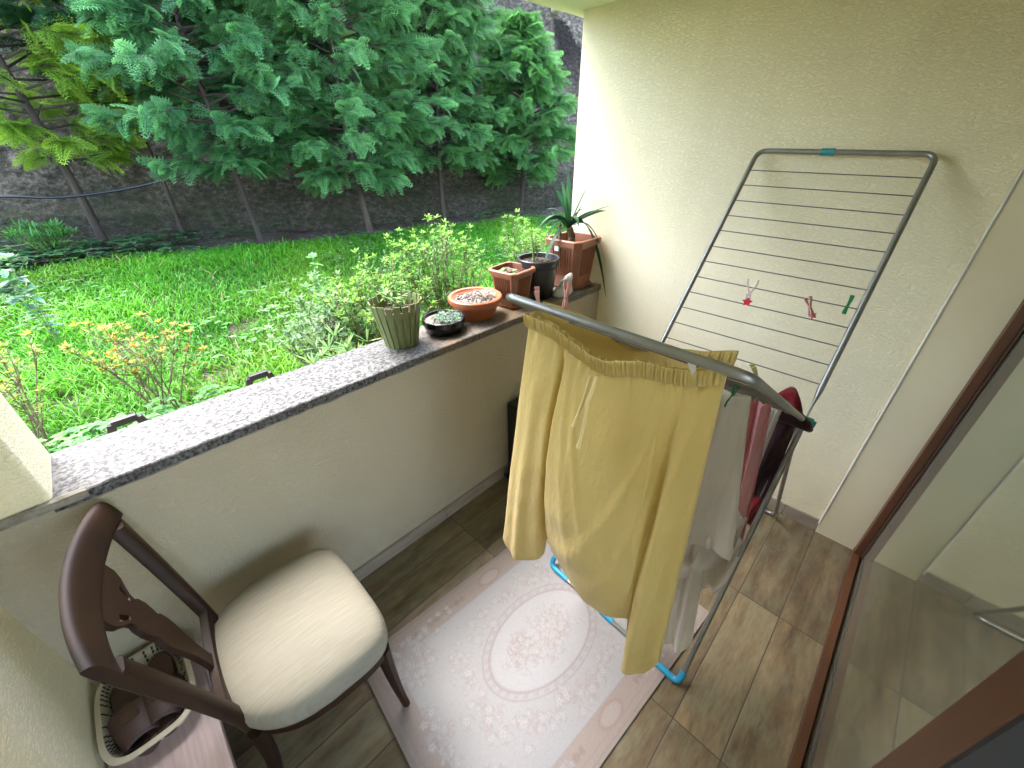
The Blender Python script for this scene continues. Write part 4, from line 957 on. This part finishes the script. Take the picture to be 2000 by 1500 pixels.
# ---- grass
def grass():
    g = np.random.default_rng(11); n = 230000
    # denser close to the balcony
    x = g.uniform(-4.2, 6.5, n); yv = .3 + 4.9*g.uniform(0, 1, n)**1.25
    far = np.interp(x, [-6, -2.6, -1, .7, 3.4, 6], [5.35, 4.95, 4.65, 3.95, 3.35, 2.9]) + g.normal(0, .06, n)
    pat = np.sin(x*3.1+yv*1.7)*np.sin(yv*2.9-x) 
    keep = yv < far; bare = (np.sin(x*5.3+yv*2.2+1)*np.sin(yv*6.1-x*2.7) > .72) & (g.uniform(0, 1, n) < .6); keep &= ~bare; x, yv, pat = x[keep], yv[keep], pat[keep]; n = len(x)
    zz = np.array([gz(a, c) for a, c in zip(x, yv)]) - .01
    h = g.uniform(.03, .085, n)*(1+.35*pat) + .02 + .06*(g.uniform(0, 1, n) < .03); az = g.uniform(0, 6.283, n); bend = g.uniform(.2, 1.1, n)*h; wd = g.uniform(.0014, .0032, n)*(1 + yv*.22)
    dx, dy = np.cos(az), np.sin(az); px_, py_ = -dy, dx
    def lay(t, wf_):
        cx = x + dx*bend*t**2; cy = yv + dy*bend*t**2; cz = zz + h*t*(1-.25*t*t)
        return np.stack([cx - px_*wd*wf_, cy - py_*wd*wf_, cz], -1), np.stack([cx + px_*wd*wf_, cy + py_*wd*wf_, cz], -1)
    rows = []
    for t, wf_ in ((0, .8), (.45, 1), (.8, .7), (1.0, .08)): a, c = lay(t, wf_); rows += [a, c]
    V = np.stack(rows, 1).reshape(-1, 3); o = np.arange(n)[:, None]*8
    F = np.concatenate([o + np.array(q_) for q_ in ((0,1,3,2), (2,3,5,4), (4,5,7,6))], 0)
    c0 = np.array((.036, .21, .011)); c1_ = np.array((.125, .37, .018)); mixv = np.clip(.5 + .3*pat + g.normal(0, .25, n), 0, 1)[:, None]
    cb = c0*(1-mixv) + c1_*mixv; dry = g.uniform(0, 1, n) < .03; cb *= (1 + .18*np.sin(x*1.3+2)*np.sin(yv*1.7))[:, None]; cb[:, 0] *= 1 + .35*np.clip(np.sin(x*2.2-yv*1.4+.5), 0, 1); cb[dry] = (.30, .27, .10)
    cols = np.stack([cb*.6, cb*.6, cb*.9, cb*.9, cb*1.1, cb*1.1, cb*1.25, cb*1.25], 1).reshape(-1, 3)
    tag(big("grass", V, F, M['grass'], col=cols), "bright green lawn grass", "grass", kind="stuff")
grass()
# broad-leaved ground cover: clover patches in the lawn and weeds
def cover(name, label, n, area, size, cols, hmax=.07, seed=1):
    random.seed(seed); lv = Leaves()
    for _ in range(n):
        x, y = area(); z = gz(x, y) + random.uniform(.0, hmax); a0 = random.uniform(0, 6.28); c = rv(random.choice(cols), .2); k = random.choice((3, 4))
        for i in range(k):
            a = a0 + i*2*math.pi/k; s_ = random.uniform(*size); lv.leaf((x, y, z), (math.cos(a), math.sin(a), .35), s_, s_*.36, c, .35, seg=2)
    tag(lv.build(name, M['leaf'], None), label, "ground cover", kind="stuff")
def a1(): 
    while True:
        x, y = random.uniform(-3.5, 4), random.uniform(.35, 4.6)
        if math.sin(x*2.3+1)*math.sin(y*2.1+.4) > .15: return x, y
cover("clover", "patches of small pale clover leaves in the lawn", 2600, a1, (.018, .036), [(.10, .23, .06), (.15, .30, .10), (.09, .26, .04)], .10, 3)
cover("weeds", "dark leafy weeds along the foot of the low wall", 1000, lambda: (random.gauss(-2.25, .28), random.uniform(.3, 1.1)), (.018, .040), [(.07, .22, .05), (.13, .32, .09), (.09, .26, .07)], .20, 4)
cover("ivy", "dark ivy and weeds on the shaded soil under the left tree", 600, lambda: (random.gauss(-2.5, .9), random.gauss(5.3, .28)), (.05, .10), [(.04, .12, .035), (.07, .18, .05), (.045, .11, .05)], .16, 5)
cover("leaf_litter", "fallen brown leaves on bare soil beneath the trees", 800, lambda: (random.uniform(-1.5, 5), random.uniform(3.6, 5.2)), (.02, .05), [(.09, .055, .03), (.14, .09, .05), (.05, .035, .02)], .01, 6)

# ---- conifers
def spray_template():
    V = []; F = []; Tt = []
    def quad(a, b_, c, d, t):
        o = len(V); V.extend([a, b_, c, d]); F.append((o, o+1, o+2, o+3)); Tt.extend([t, t, t+.15, t])
    N_ = 7
    for i in range(N_):
        t = (i+.6)/N_; x = t; z = -.30*t*t; L_ = .34*(1-t)**.75 + .06
        for sgn in (-1, 1):
            a = sgn*R(48 - 12*t); dx, dy = math.cos(a), math.sin(a)
            nl_ = 2
            w_ = .016; quad((x, 0, z), (x+dx*L_*.5-dy*w_, dy*L_*.5+dx*w_, z-.03*L_), (x+dx*L_, dy*L_, z-.12*L_), (x+dx*L_*.5+dy*w_, dy*L_*.5-dx*w_, z-.03*L_), .3*t+.3)
            for k in range(nl_):
                q_ = (k+.5)/nl_; bx, by = x + dx*L_*q_, dy*L_*q_; bz = z - .12*L_*q_*q_ + .01*((k+i) % 3)
                l2 = .30*L_*(1.3-q_*.6) + .10
                for s2 in (-1, 1):
                    a2 = a + s2*R(38); ex, ey = math.cos(a2)*l2, math.sin(a2)*l2; px_, py_ = -math.sin(a2)*l2*.13, math.cos(a2)*l2*.13
                    quad((bx, by, bz), (bx+ex*.5+px_, by+ey*.5+py_, bz+.008), (bx+ex, by+ey, bz-.03*l2), (bx+ex*.5-px_, by+ey*.5-py_, bz+.008), .35*t + .5*q_)
    quad((0, -.012, 0), (0, .012, 0), (1, .004, -.22), (1, -.004, -.22), 0)
    return np.array(V), np.array(F), np.array(Tt)
SV, SF, ST = spray_template()
def conifer(x, y, z0, zt, rad, label, c_in, c_tip, seed, crown0=1.5, nb=80, trunk_r=.045, squash=1.0, per=36, size=.205, top_taper=.35):
    g = np.random.default_rng(seed); t_ = thing("conifer_tree", label, "tree", group="conifers in front of the slope")
    b = MB(); pts = []; nseg = 12
    for i in range(nseg+1):
        t = i/nseg; pts.append(Vector((x + .05*math.sin(t*5+seed), y + .04*math.sin(t*4+seed*2), z0 - .05 + (zt-z0)*t)))
    b.tube(pts, [trunk_r*(1-.8*i/nseg)*(1.25 if i == 0 else 1) for i in range(nseg+1)], 10); b.build("trunk", M['bark'], t_)
    Vs, Fs, Cs = [], [], []; off = 0; br = MB()
    for k in range(nb):
        f = ((k+.5)/nb)**.9; zz = crown0 + (zt-crown0)*f
        prof = (1-f)**top_taper*min(1, .45 + f*3.2); L_ = rad*prof*g.uniform(.65, 1.12); az = k*2.399 + g.normal(0, .25)
        el = R(g.uniform(2, 26)) + .3*f; d = np.array((math.cos(az)*math.cos(el), math.sin(az)*math.cos(el), math.sin(el)))
        tp_ = min(nseg-1, int((zz-z0)/(zt-z0)*nseg)); p = np.array(pts[tp_]); p[2] = zz
        e = p + d*L_*np.array((1, 1, .8)) - np.array((0, 0, .14*L_*L_))
        br.tube([p, (p+e)/2 + np.array((0, 0, .05*L_)), e], [.012, .008, .003], 5)
        for q_ in range(per):
            s_ = g.uniform(.22, 1.0)**.75; bp_ = p + (e-p)*s_ + np.array((0, 0, .05*L_*math.sin(math.pi*s_)))
            az2 = az + g.normal(0, .85)*(1.2-s_*.5); pit = R(g.uniform(-42, 30)); roll = g.normal(0, .65); sc_ = size*g.uniform(.55, 1.3)*(1.0-.15*s_)
            ca, sa = math.cos(az2), math.sin(az2); X = np.array((ca*math.cos(pit), sa*math.cos(pit), math.sin(pit))); Y0 = np.array((-sa, ca, 0)); Z_ = np.cross(X, Y0)
            Y = Y0*math.cos(roll) + Z_*math.sin(roll); Z_ = np.cross(X, Y)
            Vs.append(bp_ + (SV[:, :1]*X + SV[:, 1:2]*Y + SV[:, 2:]*Z_)*sc_); Fs.append(SF + off); off += len(SV)
            new = g.uniform(0, 1)*(.4+.6*s_); br_ = g.uniform(.6, 1.25); tip = np.clip(ST*(.35+.9*new), 0, 1)[:, None]  # spray tips coloured lighter to read as lit, besides young growth
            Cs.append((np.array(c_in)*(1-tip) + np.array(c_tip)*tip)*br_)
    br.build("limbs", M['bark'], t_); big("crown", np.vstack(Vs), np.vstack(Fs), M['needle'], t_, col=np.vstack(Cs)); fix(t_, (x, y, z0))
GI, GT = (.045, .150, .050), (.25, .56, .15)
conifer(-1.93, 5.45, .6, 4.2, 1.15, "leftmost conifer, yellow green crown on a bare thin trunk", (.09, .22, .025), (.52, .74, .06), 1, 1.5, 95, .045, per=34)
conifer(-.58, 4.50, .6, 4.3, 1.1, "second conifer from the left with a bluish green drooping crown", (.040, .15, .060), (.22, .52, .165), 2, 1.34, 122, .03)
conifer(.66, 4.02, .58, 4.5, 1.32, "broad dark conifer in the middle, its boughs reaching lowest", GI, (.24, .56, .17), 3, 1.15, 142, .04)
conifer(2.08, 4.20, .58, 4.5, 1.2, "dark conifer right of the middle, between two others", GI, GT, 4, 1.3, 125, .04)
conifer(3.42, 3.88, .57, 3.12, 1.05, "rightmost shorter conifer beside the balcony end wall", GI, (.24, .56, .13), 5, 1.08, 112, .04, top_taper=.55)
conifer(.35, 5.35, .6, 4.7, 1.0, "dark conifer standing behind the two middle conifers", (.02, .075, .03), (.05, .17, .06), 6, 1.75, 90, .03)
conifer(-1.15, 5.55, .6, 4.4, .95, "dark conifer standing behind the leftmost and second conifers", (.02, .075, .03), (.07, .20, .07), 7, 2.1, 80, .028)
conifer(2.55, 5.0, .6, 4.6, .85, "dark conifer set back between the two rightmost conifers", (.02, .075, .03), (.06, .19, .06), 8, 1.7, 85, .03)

# ---- shrubs in the bed outside the parapet
def shrub(name, label, x, y, n, top, spread, cols, L0=.038, w0=.0045, stem=M['stem'], seed=1, dens=26, bare=.35, tipcol=None, group=None, cat="shrub", el=(.0, .95), tiers=3):
    random.seed(seed); t_ = thing(name, label, cat, group=group); sb = MB(); lv = Leaves(); z = gz(x, y)-.01
    for i in range(n):
        a = random.uniform(0, 6.28); sp_ = spread*math.sqrt(random.random()); e = Vector((x + sp_*math.cos(a), y + sp_*math.sin(a)*.8, z + (top-z)*random.uniform(.72, 1.0)*(1-.25*(sp_/spread)**2)))
        p = Vector((x + random.uniform(-.05, .05), y + random.uniform(-.05, .05), z)); mid_ = p.lerp(e, .5) + Vector((random.uniform(-.04, .04), random.uniform(-.04, .04), .02))
        pts_ = [p*(1-t)**2 + mid_*2*t*(1-t) + e*t*t for t in np.linspace(0, 1, 7)]
        sb.tube(pts_, [.0045*(1-.75*k/6) for k in range(7)], 5)
        subs = [pts_]
        for k in range(tiers):
            q0 = pts_[random.randint(2, 5)]; e2 = q0 + Vector((random.uniform(-.11, .11), random.uniform(-.11, .11), random.uniform(.07, .20))); pp = [q0, q0.lerp(e2, .5)+Vector((0,0,-.008)), e2]; sb.tube(pp, [.0025, .002, .001], 4); subs.append(pp)
        for si, pp in enumerate(subs):
            m_ = int(dens*(1 if si == 0 else .6))
            for k in range(m_):
                t = random.uniform(bare if si == 0 else .2, 1)**.8; f = t*(len(pp)-1); j = min(int(f), len(pp)-2); q0 = Vector(pp[j]).lerp(Vector(pp[j+1]), f-j)
                c = random.choice(cols)
                if tipcol and t > .85: c = random.choice(tipcol)
                lv.leaf(q0, rdir(*el), L0*random.uniform(.6, 1.2), w0*random.uniform(.7, 1.2), rv(c, .25), random.uniform(.0, .5), seg=3)
            for k in range(9):                       # rosette at the tip
                c = random.choice(tipcol or cols); lv.leaf(pp[-1], rdir(.25, .95), L0*random.uniform(.7, 1.1), w0*1.2, rv(c, .2), .15, seg=3)
    sb.build("stems", stem, t_); lv.build("foliage", M['leaf'], t_); fix(t_, (x, y, z))
LG = [(.115, .26, .05), (.085, .21, .04), (.15, .29, .07), (.12, .22, .09)]; LT = [(.21, .38, .05), (.16, .34, .05)]
gsb = "feathery shrubs in the bed behind the pots"
shrub("garden_shrub", "feathery pale green shrub directly behind the olive pot", -.98, .78, 44, 1.18, .32, LG, seed=1, tipcol=LT, group=gsb)
shrub("garden_shrub", "tallest feathery shrub with two upright shoots behind the terracotta bowl", -.50, .82, 44, 1.34, .34, LG, seed=2, tipcol=LT, group=gsb)
shrub("garden_shrub", "wispy grey green shrub left of the olive pot with small narrow leaves", -1.30, .85, 34, 1.04, .26, [(.18, .30, .13), (.22, .34, .17), (.14, .26, .08)], seed=3, L0=.04, group=gsb)
shrub("garden_shrub", "thin bright shrub between the black pot and the yucca pot", .30, .86, 20, 1.26, .26, LG, seed=5, tipcol=LT, group=gsb)
shrub("garden_shrub", "small grassy clump growing against the wall left of the olive pot", -1.36, .48, 14, .86, .12, [(.22, .36, .10), (.15, .27, .08)], seed=6, L0=.09, w0=.004, group=gsb, dens=10)
YG = [(.20, .25, .05), (.14, .24, .05), (.11, .21, .04)]; YT = [(.38, .25, .035), (.32, .33, .04), (.23, .31, .045), (.38, .33, .045)]
gy = "yellow leaved shrubs near the left end of the parapet"
shrub("yellow_shrub", "open shrub with yellow orange leaf tips above the black crate", -2.03, 1.28, 10, 1.0, .28, YG, seed=7, tipcol=YT, group=gy, dens=20, bare=.45, L0=.034, w0=.0042, tiers=4)
shrub("yellow_shrub", "sparser yellow green shrub at the left edge beside the pier", -2.50, 1.30, 12, .97, .26, YG, seed=8, tipcol=[(.32, .36, .04), (.28, .34, .05)], group=gy, dens=20, bare=.4, L0=.034, w0=.0042, tiers=4)
gw = "tall broad leaved weeds standing in the lawn"
shrub("tall_weed", "tall weed with broad pale leaves at the left edge of the lawn", -2.42, 2.72, 3, 1.10, .09, [(.20, .34, .20), (.16, .29, .13)], seed=9, group=gw, dens=14, bare=.15, L0=.075, w0=.022, stem=M['greenstem'], cat="weed", el=(-.1, .5), tiers=1)
shrub("tall_weed", "slender upright weed rising above the lawn behind the feathery shrubs", -.95, 1.65, 2, 1.16, .05, [(.22, .42, .16), (.18, .36, .12)], seed=10, group=gw, dens=22, bare=.3, L0=.05, w0=.013, stem=M['greenstem'], cat="weed", tiers=1)
shrub("grass_tuft", "dark bushy tuft of grass at the foot of the leftmost conifer", -2.32, 5.35, 40, .98, .26, [(.06, .20, .04), (.09, .26, .05)], seed=12, L0=.14, w0=.006, dens=8, bare=.05, stem=M['greenstem'], cat="grass tuft", tiers=0)

# ---- black crates behind the sill (only their handles show)
def crate(x0, x1, y0, y1, zt, label, hx):
    t_ = thing("plastic_crate", label, "crate", group="black plastic crates outside the parapet")
    b = MB(); z0 = .455
    for (a, c) in (((x0, y0), (x1, y0+.008)), ((x0, y1-.008), (x1, y1)), ((x0, y0+.009), (x0+.008, y1-.009)), ((x1-.008, y0+.009), (x1, y1-.009))):
        for z_ in np.arange(z0, zt-.03, .045): b.box((a[0], a[1], z_), (c[0], c[1], z_+.03))
    for X in (x0, x1-.02):
        for Y in (y0, y1-.02): b.box((X-.002, Y-.002, z0-.001), (X+.022, Y+.022, zt))
    b.box((x0, y0, z0-.012), (x1, y1, z0-.003)); b.build("crate_body", M['blackpot'], t_, smooth=False)
    b = MB(); yy = y0+.01; hw = .075; w_ = .020
    pts = [(hx-hw, zt-.02), (hx-hw*.35, zt+.135), (hx+hw*.5, zt+.135), (hx+hw, zt-.02)]
    for (p_, q_) in zip(pts[:-1], pts[1:]):
        d_ = Vector((q_[0]-p_[0], 0, q_[1]-p_[1])); n_ = Vector((-d_.z, 0, d_.x)).normalized()*.011
        A_ = Vector((p_[0], yy, p_[1])); B_ = Vector((q_[0], yy, q_[1])); e_ = Vector((0, w_, 0))
        b.add([A_-n_, B_-n_, B_+n_, A_+n_, A_-n_+e_, B_-n_+e_, B_+n_+e_, A_+n_+e_], [(0,1,2,3),(7,6,5,4),(0,4,5,1),(1,5,6,2),(2,6,7,3),(3,7,4,0)])
    b.build("handle", M['blackpot'], t_, smooth=False, bevel=.003); fix(t_, ((x0+x1)/2, (y0+y1)/2, z0))
crate(-2.26, -2.02, .30, .55, .80, "black plastic crate just outside the sill near the pier", -2.13)
crate(-1.90, -1.62, .30, .55, .80, "black plastic crate just outside the sill left of the olive pot", -1.745)
